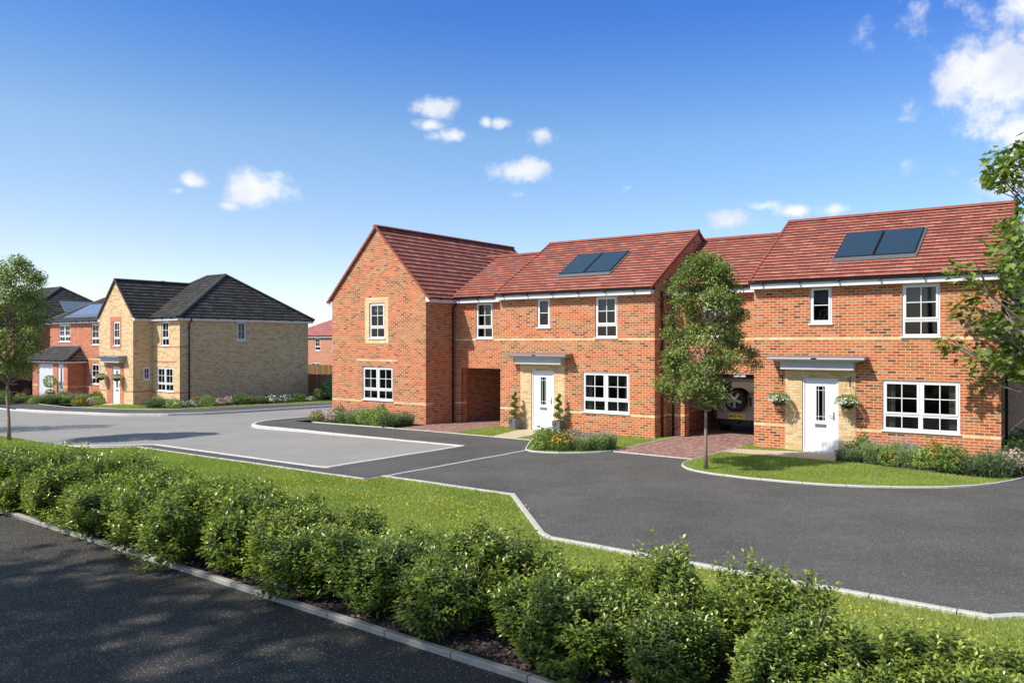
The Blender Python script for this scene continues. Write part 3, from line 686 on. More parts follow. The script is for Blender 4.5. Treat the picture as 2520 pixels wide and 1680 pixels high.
# ------------------------------------------------------------------ the two matching houses
def red_house(a0, b0, Wd, label, wins, door, panels, side_windows=False):
    H = House('brick_house', label, a0, b0, 0.0, 'red brick houses of the right hand row'); Dp = 6.53; F = front(0); Fr = right(Wd); Fl = left(0); Fb = back(Dp)
    ze, zr, ym = 4.74, 6.86, 3.265; s = (zr-ze)/(ym+.3)
    du0, du1, dz1 = door
    holes = [(w[0], w[1], w[2], w[3]) for w in wins]+[(du0, du1, 0.0, dz1)]
    mb = MB(); wall(mb, F, [(0, -.4), (Wd, -.4), (Wd, 4.66), (0, 4.66)], holes)
    gz_ = lambda y: ze+s*(min(y, 2*ym-y)+.3)-.03
    gp = [(0, -.4), (Dp, -.4), (Dp, gz_(Dp)), (ym, gz_(ym)), (0, gz_(0))]
    wall(mb, Fr, gp); wall(mb, Fl, gp); wall(mb, Fb, [(0, -.4), (Wd, -.4), (Wd, 4.7), (0, 4.7)])
    H.add('wall', mb, M['brick'])
    # roof
    L = math.hypot(ym+.3, zr-ze); x0, x1 = -.03, Wd+.03; rf = MB()
    V = (0, ym+.3, zr-ze)
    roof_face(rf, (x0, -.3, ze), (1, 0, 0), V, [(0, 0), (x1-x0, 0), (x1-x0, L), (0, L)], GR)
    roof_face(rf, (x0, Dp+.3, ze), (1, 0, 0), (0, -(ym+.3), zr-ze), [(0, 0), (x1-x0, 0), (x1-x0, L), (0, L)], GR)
    ro = H.add('roof', rf, M['tile_red'])
    for xx, o_ in ((x0, -1), (x1, 1)):
        for yy in (-.31, Dp+.31):
            vg = MB(); verge(vg, (xx, yy, ze-.006), (xx, ym, zr), GR, out=(o_, 0, 0)); H.add('verge_tiles', vg, M['ridge_red'], ro)
    rg = MB(); ridge(rg, (x0-.02, ym, zr+.02), (x1+.02, ym, zr+.02)); H.add('ridge_tiles', rg, M['ridge_red'], ro)
    fascia(H, F, -.02, Wd-.02 if Wd > 6.1 else Wd-.02, 4.545, 4.675); gutter(H, F, -.03, Wd+.06, 4.70); fascia(H, Fb, 0, Wd, 4.545, 4.675)
    # bands
    it = []
    def seg(z, cuts):
        us = [0]+[c for q in cuts for c in q]+[Wd]
        for a, b in zip(us[::2], us[1::2]):
            if b-a > .02: it.append((F, a, b, z))
    w3 = wins[2]
    seg(.653, [(du0-.47, du1+.45)])
    seg(3.092, [])
    it += [(Fr, .0, Dp, .653), (Fr, 0, .45, 3.092), (Fl, 0, Dp, .653), (Fl, 0, .45, 3.092)]
    band(H, it)
    # buff panel round the door
    p0, p1 = du0-.47, du1+.44
    pm = MB(); wall(pm, lambda u, d, z: F(u, d+.006, z), [(p0, -.3), (p1, -.3), (p1, 2.29), (p0, 2.29)], [(du0, du1, 0.0, dz1)], reveal=.10)
    pm.mbox(F, p0, p0+.001, 0, .006, -.3, 2.29); pm.mbox(F, p1-.001, p1, 0, .006, -.3, 2.29)
    H.add('buff_brick_surround', pm, M['buff'])
    canopy(H, F, p0-.04, p1+.02, 2.275, 2.475, p0-.37, p1+.35, 2.63)
    front_door(H, F, du0, du1, 0.012, dz1)
    for k, w in enumerate(wins):
        if k == 0: window(H, F, *w, cols=1, lower=0, vb=0, hb=1, blind=.42, head=.05)
        elif k == 1: window(H, F, *w, cols=1, blind=.5, head=.07)
        else: window(H, F, *w, cols=2, curtain=True)
    # solar panels lie on the front slope
    e0 = np.array((0, -.3, ze)); Vn = np.array(V)/L
    def onr(x, y, h=0): n = np.array((0, -Vn[2], Vn[1])); return np.array((x, 0, 0))+e0+Vn*((y+.3)*L/(ym+.3))+n*h
    (px0, px1, py0, py1) = panels
    xm = (px0+px1)/2
    for q0, q1 in ((px0, xm-.02), (xm+.02, px1)):
        fm = MB(); fm.hexa([onr(q0, py0, 0), onr(q1, py0, 0), onr(q1, py1, 0), onr(q0, py1, 0), onr(q0, py0, .075), onr(q1, py0, .075), onr(q1, py1, .075), onr(q0, py1, .075)])
        sp = H.add('solar_panel', fm, M['blackpl'])
        gm = MB(); c = [onr(q0+.02, py0+.02, .078), onr(q1-.02, py0+.02, .078), onr(q1-.02, py1-.02, .078), onr(q0+.02, py1-.02, .078)]
        gm.face(c, uv=[(0, 0), (1, 0), (1, 1.4), (0, 1.4)]); H.add('panel_glass', gm, M['solar'], sp)
    fl = MB(); fl.hexa([onr(px0-.06, py0-.16, .03), onr(px1+.06, py0-.16, .03), onr(px1+.06, py0-.005, .04), onr(px0-.06, py0-.005, .04), onr(px0-.06, py0-.16, .036), onr(px1+.06, py0-.16, .036), onr(px1+.06, py0-.005, .06), onr(px0-.06, py0-.005, .06)])
    fl.hexa([onr(px1+.006, py0-.02, .03), onr(px1+.07, py0-.02, .03), onr(px1+.07, py1+.03, .03), onr(px1+.006, py1+.03, .03), onr(px1+.006, py0-.02, .045), onr(px1+.07, py0-.02, .045), onr(px1+.07, py1+.03, .045), onr(px1+.006, py1+.03, .045)])
    H.add('lead_flashing', fl, M['steel'])
    return H, Fr
A2, A3 = -17.66, -8.31
H3, F3r = red_house(A3, 22.964, 6.12, 'rightmost red brick house with hanging baskets beside its white door', [
    (1.562, 2.158, 3.53, 4.60), (3.90, 4.79, 3.165, 4.60), (3.435, 5.235, .727, 2.035)], (1.36, 2.327, 2.04), (2.04, 4.09, 23.65-22.964, 25.06-22.964))
H2, F2r = red_house(A2, 23.203, 6.086, 'middle red brick house with two potted spiral topiaries at its white door', [
    (1.590, 2.141, 3.53, 4.60), (3.921, 4.748, 3.17, 4.60), (3.441, 5.19, .727, 2.045)], (1.361, 2.296, 2.05), (2.03, 4.07, .73, 2.11))
downpipe(H2, F2r, .42, 4.66, -.1, dt=.06); downpipe(H3, F3r, .55, 4.66, -.1, dt=.06)

# ------------------------------------------------------------------ links over the carports
def link(a0, a1, label, pierL, pierR, win, pipe=None):
    H = House('carport_link', label, a0, 24.2, 0.0, 'rooms bridging the carports', cat='link building'); Wd = a1-a0; F = front(0); Dp = 6.8
    op = (pierL, Wd-pierR, -.4, 2.05)
    mb = MB(); wall(mb, F, [(0.002, -.4), (Wd-.002, -.4), (Wd-.002, 4.66), (.002, 4.66)], [op, (win[0], win[1], win[2], win[3])], reveal=.1)
    # beam and pier returns, soffit
    mb.face([F(op[0], 0, -.4), F(op[0], -.33, -.4), F(op[0], -.33, 2.05), F(op[0], 0, 2.05)])
    mb.face([F(op[1], 0, -.4), F(op[1], -.33, -.4), F(op[1], -.33, 2.05), F(op[1], 0, 2.05)])
    mb.face([F(0.01, -.33, -.4), F(op[0], -.33, -.4), F(op[0], -.33, 2.3), F(.01, -.33, 2.3)])
    mb.face([F(op[1], -.33, -.4), F(Wd-.01, -.33, -.4), F(Wd-.01, -.33, 2.3), F(op[1], -.33, 2.3)])
    mb.face([F(op[0], -.1, 2.05), F(op[1], -.1, 2.05), F(op[1], -.33, 2.05), F(op[0], -.33, 2.05)])
    rw = MB(); wall(rw, back(Dp), [(.01, -.4), (Wd-.01, -.4), (Wd-.01, 4.7), (.01, 4.7)]); H.add('rear_wall', rw, M['brick'])
    H.add('wall', mb, M['brick'])
    cm = MB(); cm.box(.01, Wd-.01, .335, Dp-.01, 2.24, 2.27); H.add('soffit', cm, M['whitepaint'])
    ze, y0 = 4.74, -.3; ym = 2.84; zr = ze+.594*(ym-y0); L = math.hypot(ym-y0, zr-ze); rf = MB()
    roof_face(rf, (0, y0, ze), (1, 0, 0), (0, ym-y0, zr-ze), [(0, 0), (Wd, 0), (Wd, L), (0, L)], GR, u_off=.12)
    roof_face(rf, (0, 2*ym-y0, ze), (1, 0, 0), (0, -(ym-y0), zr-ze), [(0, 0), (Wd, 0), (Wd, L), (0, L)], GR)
    ro = H.add('roof', rf, M['tile_red'])
    rg = MB(); ridge(rg, (-.6 if a0 < -18 else 0, ym, zr+.02), (Wd, ym, zr+.02)); H.add('ridge_tiles', rg, M['ridge_red'], ro)
    fascia(H, F, 0.23 if a0 < -18 else .02, Wd-.01, 4.545, 4.675); gutter(H, F, .05, Wd-.03, 4.70)
    band(H, [(F, .0, op[0], .653), (F, op[1], Wd, .653), (F, .0, Wd, 3.092), (right(op[0]), .0, .33, .653), (left(op[1]), 0, .33, .653)])
    window(H, F, *win, cols=1, blind=.5, head=.06)
    if pipe is not None: downpipe(H, F, pipe, 4.66, -.05)
    return H
L12 = link(-20.654, -17.66, 'brick room over the open carport, between left gabled house and middle house', .335, .34, (1.055, 1.87, 3.175, 4.60), None)
L23 = link(-11.574, -8.31, 'brick room over the carport with the car, behind the young tree', .55, .35, (1.15, 1.98, 3.175, 4.60), .18)

# ------------------------------------------------------------------ gabled house at the end of the row
def gable_house():
    a0, b0, Wd, Dp = -25.85, 22.543, 5.196, 8.9
    H = House('brick_house', 'tall red brick house with street facing gable and buff framed upper window', a0, b0, -.04, 'red brick houses of the right hand row')
    F, Fr, Fl, Fb = front(0), right(Wd), left(0), back(Dp)
    xm = Wd/2; zr = 7.56; ze = 4.66; ov = .23; s = (zr-ze)/(xm+ov)
    wz = lambda x: ze+s*(min(x, Wd-x)+ov)-.02
    w1 = (2.173, 3.025, 3.185, 4.57); w3 = (1.79, 3.475, .77, 2.065)
    gp = [(0, -.5), (Wd, -.5), (Wd, wz(Wd)), (xm, wz(xm)), (0, wz(0))]
    mb = MB(); wall(mb, F, gp, [w1, w3]); wall(mb, Fb, gp)
    wall(mb, Fr, [(0, -.5), (Dp, -.5), (Dp, 4.62), (0, 4.62)]); wall(mb, Fl, [(0, -.5), (Dp, -.5), (Dp, 4.62), (0, 4.62)])
    H.add('wall', mb, M['brick'])
    L = math.hypot(xm+ov, zr-ze); y0, y1 = -.06, Dp+.05; rf = MB()
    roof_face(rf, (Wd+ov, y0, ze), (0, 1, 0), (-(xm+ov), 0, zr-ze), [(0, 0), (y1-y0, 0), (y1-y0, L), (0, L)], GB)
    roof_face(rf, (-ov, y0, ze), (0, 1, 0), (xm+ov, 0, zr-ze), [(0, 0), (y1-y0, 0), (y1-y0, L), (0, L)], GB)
    ro = H.add('roof', rf, M['tile_red_side'])
    for yy, o_ in ((y0, -1), (y1, 1)):
        for xx in (-ov-.01, Wd+ov+.01): vg = MB(); verge(vg, (xx, yy, ze-.01), (xm, yy, zr), GB, out=(0, o_, 0)); H.add('verge_tiles', vg, M['ridge_red'], ro)
    rg = MB(); ridge(rg, (xm, y0-.04, zr+.02), (xm, y1+.04, zr+.02), r=.12); H.add('ridge_tiles', rg, M['ridge_red'], ro)
    for x, sg in ((Wd, 1), (0, -1)):     # boxed verge ends
        mbx = MB(); mbx.mbox(F, *(sorted((x, x+sg*.19))), -.05, .012, 4.545, 4.72); H.add('box_end', mbx, M['whitepaint'])
    fascia(H, lambda u, d, z: Fr(u, d, z), .0, 1.9, 4.545, 4.675, d=.19); gutter(H, Fr, -.02, 1.62, 4.69, d=.245, brk=1.2); fascia(H, Fl, 0, Dp, 4.545, 4.675, d=.19); gutter(H, Fl, 0, Dp, 4.69, d=.24)
    downpipe(H, Fr, 1.5, 4.66, -.1, d=.05, dt=.22)
    band(H, [(F, 0, 1.76, .68), (F, 3.505, Wd, .68), (F, 1.46, 3.72, 2.30), (Fr, 0, .42, .68), (Fl, 0, 1, .68), (Fl, 0, .4, 3.1)], voff=0)
    z0, z1, q0, q1 = 2.985, 4.80, 1.94, 3.235
    for a, b, c, d, mt, e in ((q0, w1[0], 3.165, 4.575, 'buff_band', .004), (w1[1], q1, 3.165, 4.575, 'buff_band', .004), (q0, q1, 4.575, z1, 'buff_soldier', .005), (q0, q1, z0, 3.165, 'buff_soldier', .005)):
        sm = MB(); sm.mbox(F, a, b, -.02, e, c, d); H.add('buff_window_surround', sm, M[mt])
    window(H, F, *w1, cols=1, blind=.33, pale=True); window(H, F, *w3, cols=2, curtain=True)
    return H
H1 = gable_house()

# ------------------------------------------------------------------ buff brick corner house
def hip_faces(rf, x0, x1, y0, y1, rx0, rx1, ry, ze, zr, gauge):
    h = zr-ze
    for P0, U, V, ln, t0, t1 in (((x0, y0, ze), (1, 0, 0), (0, ry-y0, h), x1-x0, rx0-x0, rx1-x0),
                                 ((x0, y1, ze), (1, 0, 0), (0, -(y1-ry), h), x1-x0, rx0-x0, rx1-x0)):
        L = math.hypot(V[1], h); roof_face(rf, P0, U, V, [(0, 0), (ln, 0), (t1, L), (t0, L)], gauge)
    for P0, V in (((x1, y0, ze), (-(x1-rx1), 0, h)), ((x0, y0, ze), (rx0-x0, 0, h))):
        L = math.hypot(V[0], h); roof_face(rf, P0, (0, 1, 0), V, [(0, 0), (y1-y0, 0), (ry-y0, L)], gauge)
def buff_house():
    a0, b0 = -45.37, 22.778; H = House('brick_house', 'buff brick corner house with charcoal roof and hanging baskets', a0, b0, -.3, 'houses across the side road')
    Wg = 3.555; yb = 1.10; Wd = 6.152; yd = 9.53; zb = -.9
    F, Fr, Fbay, Fs = front(0), right(Wg), front(yb), right(Wd)
    w1 = (1.497, 2.196, 2.84, 4.185); dr = (1.409, 2.207, -.27, 1.72)
    xm = 1.777; zr, ze, ov = 6.46, 4.38, .14; s = (zr-ze)/(xm+ov); wz = lambda x: ze+s*(min(x, Wg-x)+ov)-.03
    mb = MB(); wall(mb, F, [(0, zb), (Wg, zb), (Wg, wz(Wg)), (xm, wz(xm)), (0, wz(0))], [w1, dr])
    sw = (.556, .983, 1.01, 1.72); wall(mb, Fr, [(0, zb), (yb, zb), (yb, 4.3), (0, 4.3)], [sw])
    b1 = (4.394, 5.125, 2.845, 4.19); b2 = (3.966, 5.539, .43, 1.72)
    wall(mb, Fbay, [(Wg, zb), (Wd, zb), (Wd, 4.3), (Wg, 4.3)], [b1, b2])
    s1 = (4.553, 5.156, 3.14, 4.19); wall(mb, Fs, [(yb, zb), (yd, zb), (yd, 4.3), (yb, 4.3)], [s1])
    wall(mb, back(yd), [(0, zb), (Wd, zb), (Wd, 4.3), (0, 4.3)]); wall(mb, left(0), [(0, zb), (yd, zb), (yd, 4.3), (0, 4.3)])
    H.add('wall', mb, M['buff'])
    rf = MB(); hip_faces(rf, -.3, Wd+.3, yb-.3, yd+.25, 2.2, 3.97, 5.29, 4.36, 6.95, GB)
    L = math.hypot(xm+ov, zr-ze); y0, y1 = -.06, 4.6
    roof_face(rf, (Wg+ov+.02, y0, ze-.02), (0, 1, 0), (-(xm+ov), 0, zr-ze), [(0, 0), (y1-y0, 0), (y1-y0, L), (0, L)], GB)
    roof_face(rf, (-ov-.02, y0, ze-.02), (0, 1, 0), (xm+ov, 0, zr-ze), [(0, 0), (y1-y0, 0), (y1-y0, L), (0, L)], GB)
    ro = H.add('roof', rf, M['tile_black'])
    rg = MB(); ridge(rg, (xm, y0-.02, zr+.01), (xm, 4.5, zr+.01)); ridge(rg, (2.2, 5.29, 6.97), (3.97, 5.29, 6.97))
    for c, t in (((Wd+.3, yb-.3), (3.97, 5.29)), ((Wd+.3, yd+.25), (3.97, 5.29)), ((-.3, yb-.3), (2.2, 5.29)), ((-.3, yd+.25), (2.2, 5.29))):
        ridge(rg, (c[0], c[1], 4.39), (t[0], t[1], 6.97), r=.12)
    H.add('ridge_tiles', rg, M['ridge_black'], ro)
    for xx in (-ov-.02, Wg+ov+.02): vg = MB(); verge(vg, (xx, y0, ze-.02), (xm, y0, zr), GB, out=(0, -1, 0)); H.add('verge_tiles', vg, M['ridge_black'], ro)
    for x, sg in ((Wg, 1), (0, -1)): be = MB(); be.mbox(F, *(sorted((x, x+sg*.16))), -.05, .012, 4.19, 4.42); H.add('box_end', be, M['whitepaint'])
    fascia(H, Fr, 0, yb-.2, 4.20, 4.32, d=.14); fascia(H, Fbay, Wg+.14, Wd+.2, 4.20, 4.32); fascia(H, Fs, yb-.18, yd+.2, 4.20, 4.32)
    gutter(H, Fbay, Wg+.1, Wd+.25, 4.34, brk=.8); gutter(H, Fs, yb-.25, yd+.2, 4.34); gutter(H, Fr, 0, .8, 4.34, d=.2)
    downpipe(H, Fs, yb+.51, 4.30, -.7)
    vo = .653-.383
    band(H, [(F, 0, .85, .383), (F, 2.64, Wg, .383), (Fr, 0, yb, .383), (Fbay, Wg, Wd, .36), (Fbay, Wg, 4.36, 2.765), (Fbay, 5.15, Wd, 2.765), (Fs, yb, yb+.43, 2.765), (Fs, yb, yb+.43, .36), (Fbay, Wg+.1, 5.82, 1.965), (Fbay, 4.36, 5.15, 2.765)], 'red_band')
    for a, b, c, d, mt, e in ((1.187, w1[0], 2.80, 4.19, 'red_band', .004), (w1[1], 2.368, 2.80, 4.19, 'red_band', .004), (1.187, 2.368, 4.19, 4.43, 'red_soldier', .005), (1.187, 2.368, 2.63, 2.80, 'red_soldier', .005)):
        sm = MB(); sm.mbox(F, a, b, -.02, e, c, d); H.add('red_window_surround', sm, M[mt])
    pm = MB(); wall(pm, lambda u, d, z: F(u, d+.006, z), [(.853, -.6), (2.637, -.6), (2.637, 1.955), (.853, 1.955)], [dr], reveal=.10); H.add('red_brick_surround', pm, M['brick_left'])
    canopy(H, F, .72, 2.66, 1.95, 2.15, .36, 2.96, 2.30)
    front_door(H, F, *dr, small=True)
    window(H, F, *w1, blind=.35, pale=True); window(H, Fr, *sw, lower=0, hb=1); window(H, Fbay, *b1, blind=.4, head=.04); window(H, Fbay, *b2, cols=2, curtain=False)
    window(H, Fs, *s1, lower=0, vb=1, hb=1, blind=.97)
    return H
HB = buff_house()

# ------------------------------------------------------------------ red neighbour with garage porch
def garage_house():
    a0, b0 = -53.72, 23.88; H = House('brick_house', 'red brick house with white garage door and charcoal lean-to porch', a0, b0, -.36, 'houses across the side road')
    Wd = 8.34; Dp = 8.7; zb = -1.0; F = front(0)
    w1 = (1.16, 2.63, 3.07, 4.15); w2 = (5.2, 6.13, 2.88, 4.13); w3 = (5.2, 6.13, .585, 1.81)
    mb = MB(); wall(mb, F, [(0, zb), (Wd, zb), (Wd, 4.3), (0, 4.3)], [w1, w2, w3])
    wall(mb, left(0), [(0, zb), (Dp, zb), (Dp, 4.3), (0, 4.3)]); wall(mb, back(Dp), [(0, zb), (Wd, zb), (Wd, 4.3), (0, 4.3)])
    pf = -1.03; Fp = front(pf); gd = (.70, 2.65, -.5, 1.77); dr = (3.27, 3.99, -.36, 1.76); pw = 4.50
    wall(mb, Fp, [(-.0, zb), (pw, zb), (pw, 1.86), (-.0, 1.86)], [gd, dr], reveal=.12)
    wall(mb, right(pw), [(pf, zb), (0, zb), (0, 1.95), (pf, 1.95)]); wall(mb, left(0.0), [(pf, zb), (0, zb), (0, 1.95), (pf, 1.95)])
    H.add('wall', mb, M['brick_left'])
    rf = MB(); hip_faces(rf, -.25, Wd+.3, -.3, Dp+.3, 3.2, Wd-2.8, 4.35, 4.30, 6.86, GB); ro = H.add('roof', rf, M['tile_black'])
    rg = MB(); ridge(rg, (3.2, 4.35, 6.88), (Wd-2.8, 4.35, 6.88)); ridge(rg, (-.25, -.3, 4.32), (3.2, 4.35, 6.88)); H.add('ridge_tiles', rg, M['ridge_black'], ro)
    pr = MB(); e0, e1, yl = -.3, pw+.3, pf-.3; hh = .78; L = math.hypot(-yl, hh)
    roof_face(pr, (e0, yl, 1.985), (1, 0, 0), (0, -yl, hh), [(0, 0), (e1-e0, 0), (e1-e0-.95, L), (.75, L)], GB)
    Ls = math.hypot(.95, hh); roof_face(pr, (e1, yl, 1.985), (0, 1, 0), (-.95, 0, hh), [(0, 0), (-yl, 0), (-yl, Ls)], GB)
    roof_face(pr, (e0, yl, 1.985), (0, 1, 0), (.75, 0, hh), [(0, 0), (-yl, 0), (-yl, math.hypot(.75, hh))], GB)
    po = H.add('porch_roof', pr, M['tile_black'])
    rg = MB(); ridge(rg, (e1, yl, 2.0), (e1-.95, 0, 2.785)); ridge(rg, (e0, yl, 2.0), (e0+.75, 0, 2.785)); H.add('ridge_tiles', rg, M['ridge_black'], po)
    fl = MB(); fl.hexa([(e1-.93, -.03, 2.79), (e1+.03, -.03, 2.0), (e1+.03, 0.0, 2.0), (e1-.93, 0, 2.79), (e1-.90, -.03, 2.85), (e1+.06, -.03, 2.06), (e1+.06, 0, 2.06), (e1-.90, 0, 2.85)]); fl.box(e0+.7, e1-.93, -.06, 0, 2.78, 2.86); H.add('lead_flashing', fl, M['lead'])
    fascia(H, F, -.2, Wd, 4.20, 4.30); gutter(H, F, -.22, Wd, 4.30, brk=.75)
    fascia(H, Fp, -.2, pw+.2, 1.84, 1.93, d=.2); gutter(H, Fp, -.22, pw+.22, 1.96, brk=.6); fascia(H, right(pw), pf-.2, 0, 1.84, 1.93); gutter(H, right(pw), pf-.2, 0, 1.96, brk=.7)
    band(H, [(Fp, 0, .70, .40), (Fp, 2.65, 3.27, .40), (Fp, 3.99, pw, .40), (right(pw), pf, 0, .40), (F, 4.5, 5.15, .40), (F, 4.8, Wd, 2.02)], 'buff_band')
    gm = MB(); gu0, gu1 = gd[0]+.05, gd[1]-.05; gm.mbox(Fp, gd[0], gd[0]+.05, -.12, -.05, -.5, 1.77); gm.mbox(Fp, gd[1]-.05, gd[1], -.12, -.05, -.5, 1.77); 
    gb = MB(); gb.mbox(Fp, gu0, gu1, -.14, -.125, -.5, 1.77); H.add('garage_door_backing', gb, M['lead'])
    n = 15; w = (gu1-gu0)/n
    for k in range(n): gm.mbox(Fp, gu0+k*w+.018, gu0+(k+1)*w-.018, -.12, -.085, -.48, 1.75)
    H.add('garage_door', gm, M['door'])
    front_door(H, Fp, *dr, small=True)
    window(H, F, *w1, cols=2, curtain=True); window(H, F, *w2, curtain=True, cols=1); window(H, F, *w3, cols=1, curtain=True)
    s = (6.86-4.30)/(4.35+.3); q = math.hypot(1, s)
    def onr(x, y, h): return np.array((x, y-h*s/q, 4.30+s*(y+.3)+h/q))
    x0 = 1.83
    for k in range(5):
        p0, p1 = x0+k*.93, x0+(k+1)*.93-.03; y0_, y1_ = .35, 1.66
        pm = MB(); pm.hexa([onr(p0, y0_, .02), onr(p1, y0_, .02), onr(p1, y1_, .02), onr(p0, y1_, .02), onr(p0, y0_, .07), onr(p1, y0_, .07), onr(p1, y1_, .07), onr(p0, y1_, .07)]); H.add('solar_panel', pm, M['solar_blue'])
    fl = MB(); fl.hexa([onr(x0-.3, .12, .02), onr(x0+4.8, .12, .02), onr(x0+4.8, .34, .02), onr(x0-.3, .34, .02), onr(x0-.3, .12, .03), onr(x0+4.8, .12, .03), onr(x0+4.8, .34, .06), onr(x0-.3, .34, .06)]); H.add('lead_flashing', fl, M['steel'])
HG = garage_house()

def end_house():
    a0, b0 = -67.0, 23.6; H = House('brick_house', 'red brick house with hipped charcoal roof, farthest left behind the tree', a0, b0, -.4, 'houses across the side road')
    Wd, Dp, zb = 8.75, 8.4, -1.2
    mb = MB(); F = front(0); Fs = right(Wd); w = [(1.0, 2.6, 3.05, 4.2), (5.2, 6.9, 3.05, 4.2), (1.0, 2.6, .5, 1.8), (5.2, 6.9, .5, 1.8)]
    wall(mb, F, [(0, zb), (Wd, zb), (Wd, 4.35), (0, 4.35)], w)
    for G, n in ((Fs, Dp), (left(0), Dp)): wall(mb, G, [(0, zb), (n, zb), (n, 4.35), (0, 4.35)])
    wall(mb, back(Dp), [(0, zb), (Wd, zb), (Wd, 4.35), (0, 4.35)]); H.add('wall', mb, M['brick_left'])
    rf = MB(); hip_faces(rf, -.3, Wd+.25, -.3, Dp+.3, 3.3, 6.1, 4.2, 4.36, 7.0, GB); ro = H.add('roof', rf, M['tile_black'])
    rg = MB(); ridge(rg, (3.3, 4.2, 7.02), (6.1, 4.2, 7.02))
    for c, t in (((Wd+.25, -.3), 6.1), ((Wd+.25, Dp+.3), 6.1), ((-.3, -.3), 3.3)): ridge(rg, (c[0], c[1], 4.39), (t, 4.2, 7.02), r=.13)
    H.add('ridge_tiles', rg, M['ridge_black'], ro)
    fascia(H, F, -.2, Wd+.2, 4.22, 4.34); fascia(H, Fs, -.2, Dp, 4.22, 4.34); gutter(H, F, -.2, Wd+.2, 4.36); gutter(H, Fs, -.2, Dp, 4.36)
    for k, q in enumerate(w): window(H, F, *q, cols=2)
    s = 2.64/2.9; nx = math.hypot(1, s)
    def onr(x, y, h): return np.array((x+h*s/nx, y, 4.36+s*(Wd+.25-x)+h/nx))
    for y0, y1 in ((3.55, 5.35), (5.42, 7.2)):
        xa, xb = Wd-.6, Wd-1.45; pm = MB(); pm.hexa([onr(xa, y0, .02), onr(xa, y1, .02), onr(xb, y1-.0, .02), onr(xb, y0, .02), onr(xa, y0, .08), onr(xa, y1, .08), onr(xb, y1, .08), onr(xb, y0, .08)]); H.add('solar_panel', pm, M['solar_blue'])
end_house()

def far_house():
    a0, b0 = -73.5, 57.7; H = House('brick_house', 'distant pale brick house with pink roof beyond the fence', a0, b0, -.9)
    Wd, Dp, zb = 15.0, 8, -1.5; F = front(0)
    ws = [(4.55, 5.42, 2.2, 3.55), (7.20, 8.1, 2.2, 3.55), (3.9, 5.40, -.5, .92), (7.2, 8.8, -.5, .92)]
    mb = MB(); wall(mb, F, [(0, zb), (Wd, zb), (Wd, 3.75), (0, 3.75)], ws, reveal=.12)
    for G, n in ((right(Wd), Dp), (left(0), Dp), (back(Dp), Wd)): wall(mb, G, [(0, zb), (n, zb), (n, 3.75), (0, 3.75)])
    H.add('wall', mb, M['brick_far'])
    rf = MB(); hip_faces(rf, -.3, Wd+.3, -.3, Dp+.3, 9.3, 9.6, 4, 3.78, 7.0, .34); H.add('roof', rf, M['tile_far'])
    fascia(H, F, -.2, Wd+.2, 3.60, 3.72); gutter(H, F, -.2, Wd+.2, 3.74, brk=1.2)
    window(H, F, *ws[0], blind=.4); window(H, F, *ws[1]); window(H, F, *ws[2], cols=2, lower=0); window(H, F, *ws[3], cols=2)
far_house()

# ------------------------------------------------------------------ fences
def fence(name, label, a0, b0, a1, b1, h, z):
    o = empty(name, W(a0, b0, z)); tag(o, label, 'fence', 'timber garden fences')
    d = W(a1, b1)-W(a0, b0); L = np.linalg.norm(d); d /= L; o.rotation_euler = (0, 0, math.atan2(d[1], d[0]))
    mb = MB(); x = 0
    while x < L:
        t = .018 if int(x/.12) % 2 else .03; mb.box(x, x+.135, -t, -t+.014, .12, h-.0+.01*math.sin(x*9)); x += .125
    mb.build('board_panel', M['fencewood'], o)
    gb = MB(); gb.box(0, L, -.045, .02, .0, .12); gb.build('gravel_board', M['kerb'], o)
    x = 0
    while x <= L+.01: pm = MB(); pm.box(x-.05, x+.05, .0, .1, 0, h+.03); pm.build('post', M['fencewood'], o); x += 1.83
    rl = MB()
    for z_ in (.35, h*.5, h-.25): rl.box(0, L, .0, .05, z_, z_+.08)
    rl.build('rail', M['fencewood'], o)
fence('garden_fence', 'brown boarded fence running from the corner of the buff house', -39.2, 32.35, -27.5, 36.8, 1.62, -.50)
fence('garden_fence', 'farther taller looking brown fence rising above the nearer one', -56.3, 44.0, -49.0, 44.0, 1.95, -.72)

# ------------------------------------------------------------------ carport car, seen from behind
M['car_white'] = simple('silver_white_paint', (.27, .267, .258), .25, .5, var=.03, coat=.8)
M['tyre'] = simple('tyre_rubber', (.018, .018, .019), .75, .3, var=.3, nscale=30, bump=.3)
M['rim'] = simple('alloy_rim', (.24, .24, .25), .3, .5, metal=.7, var=.1)
M['trimblack'] = simple('black_trim', (.015, .015, .016), .5, .4)
M['taillight'] = simple('red_lamp', (.20, .012, .015), .2, .5, coat=.6)
M['plate'] = simple('yellow_plate', (.78, .62, .06), .4, .4, var=.03)
M['ink'] = simple('black_ink', (.01, .01, .01), .6)
M['carglass'] = simple('dark_car_glass', (.01, .012, .014), .04, .6, coat=.5)
M['carpaint_dark'] = simple('dark_grey_paint', (.022, .023, .026), .38, .3, coat=.25, var=.1)
M['chrome'] = simple('chrome_strip', (.6, .6, .6), .15, .5, metal=1)
M['caliper'] = simple('red_caliper', (.5, .02, .015), .4)

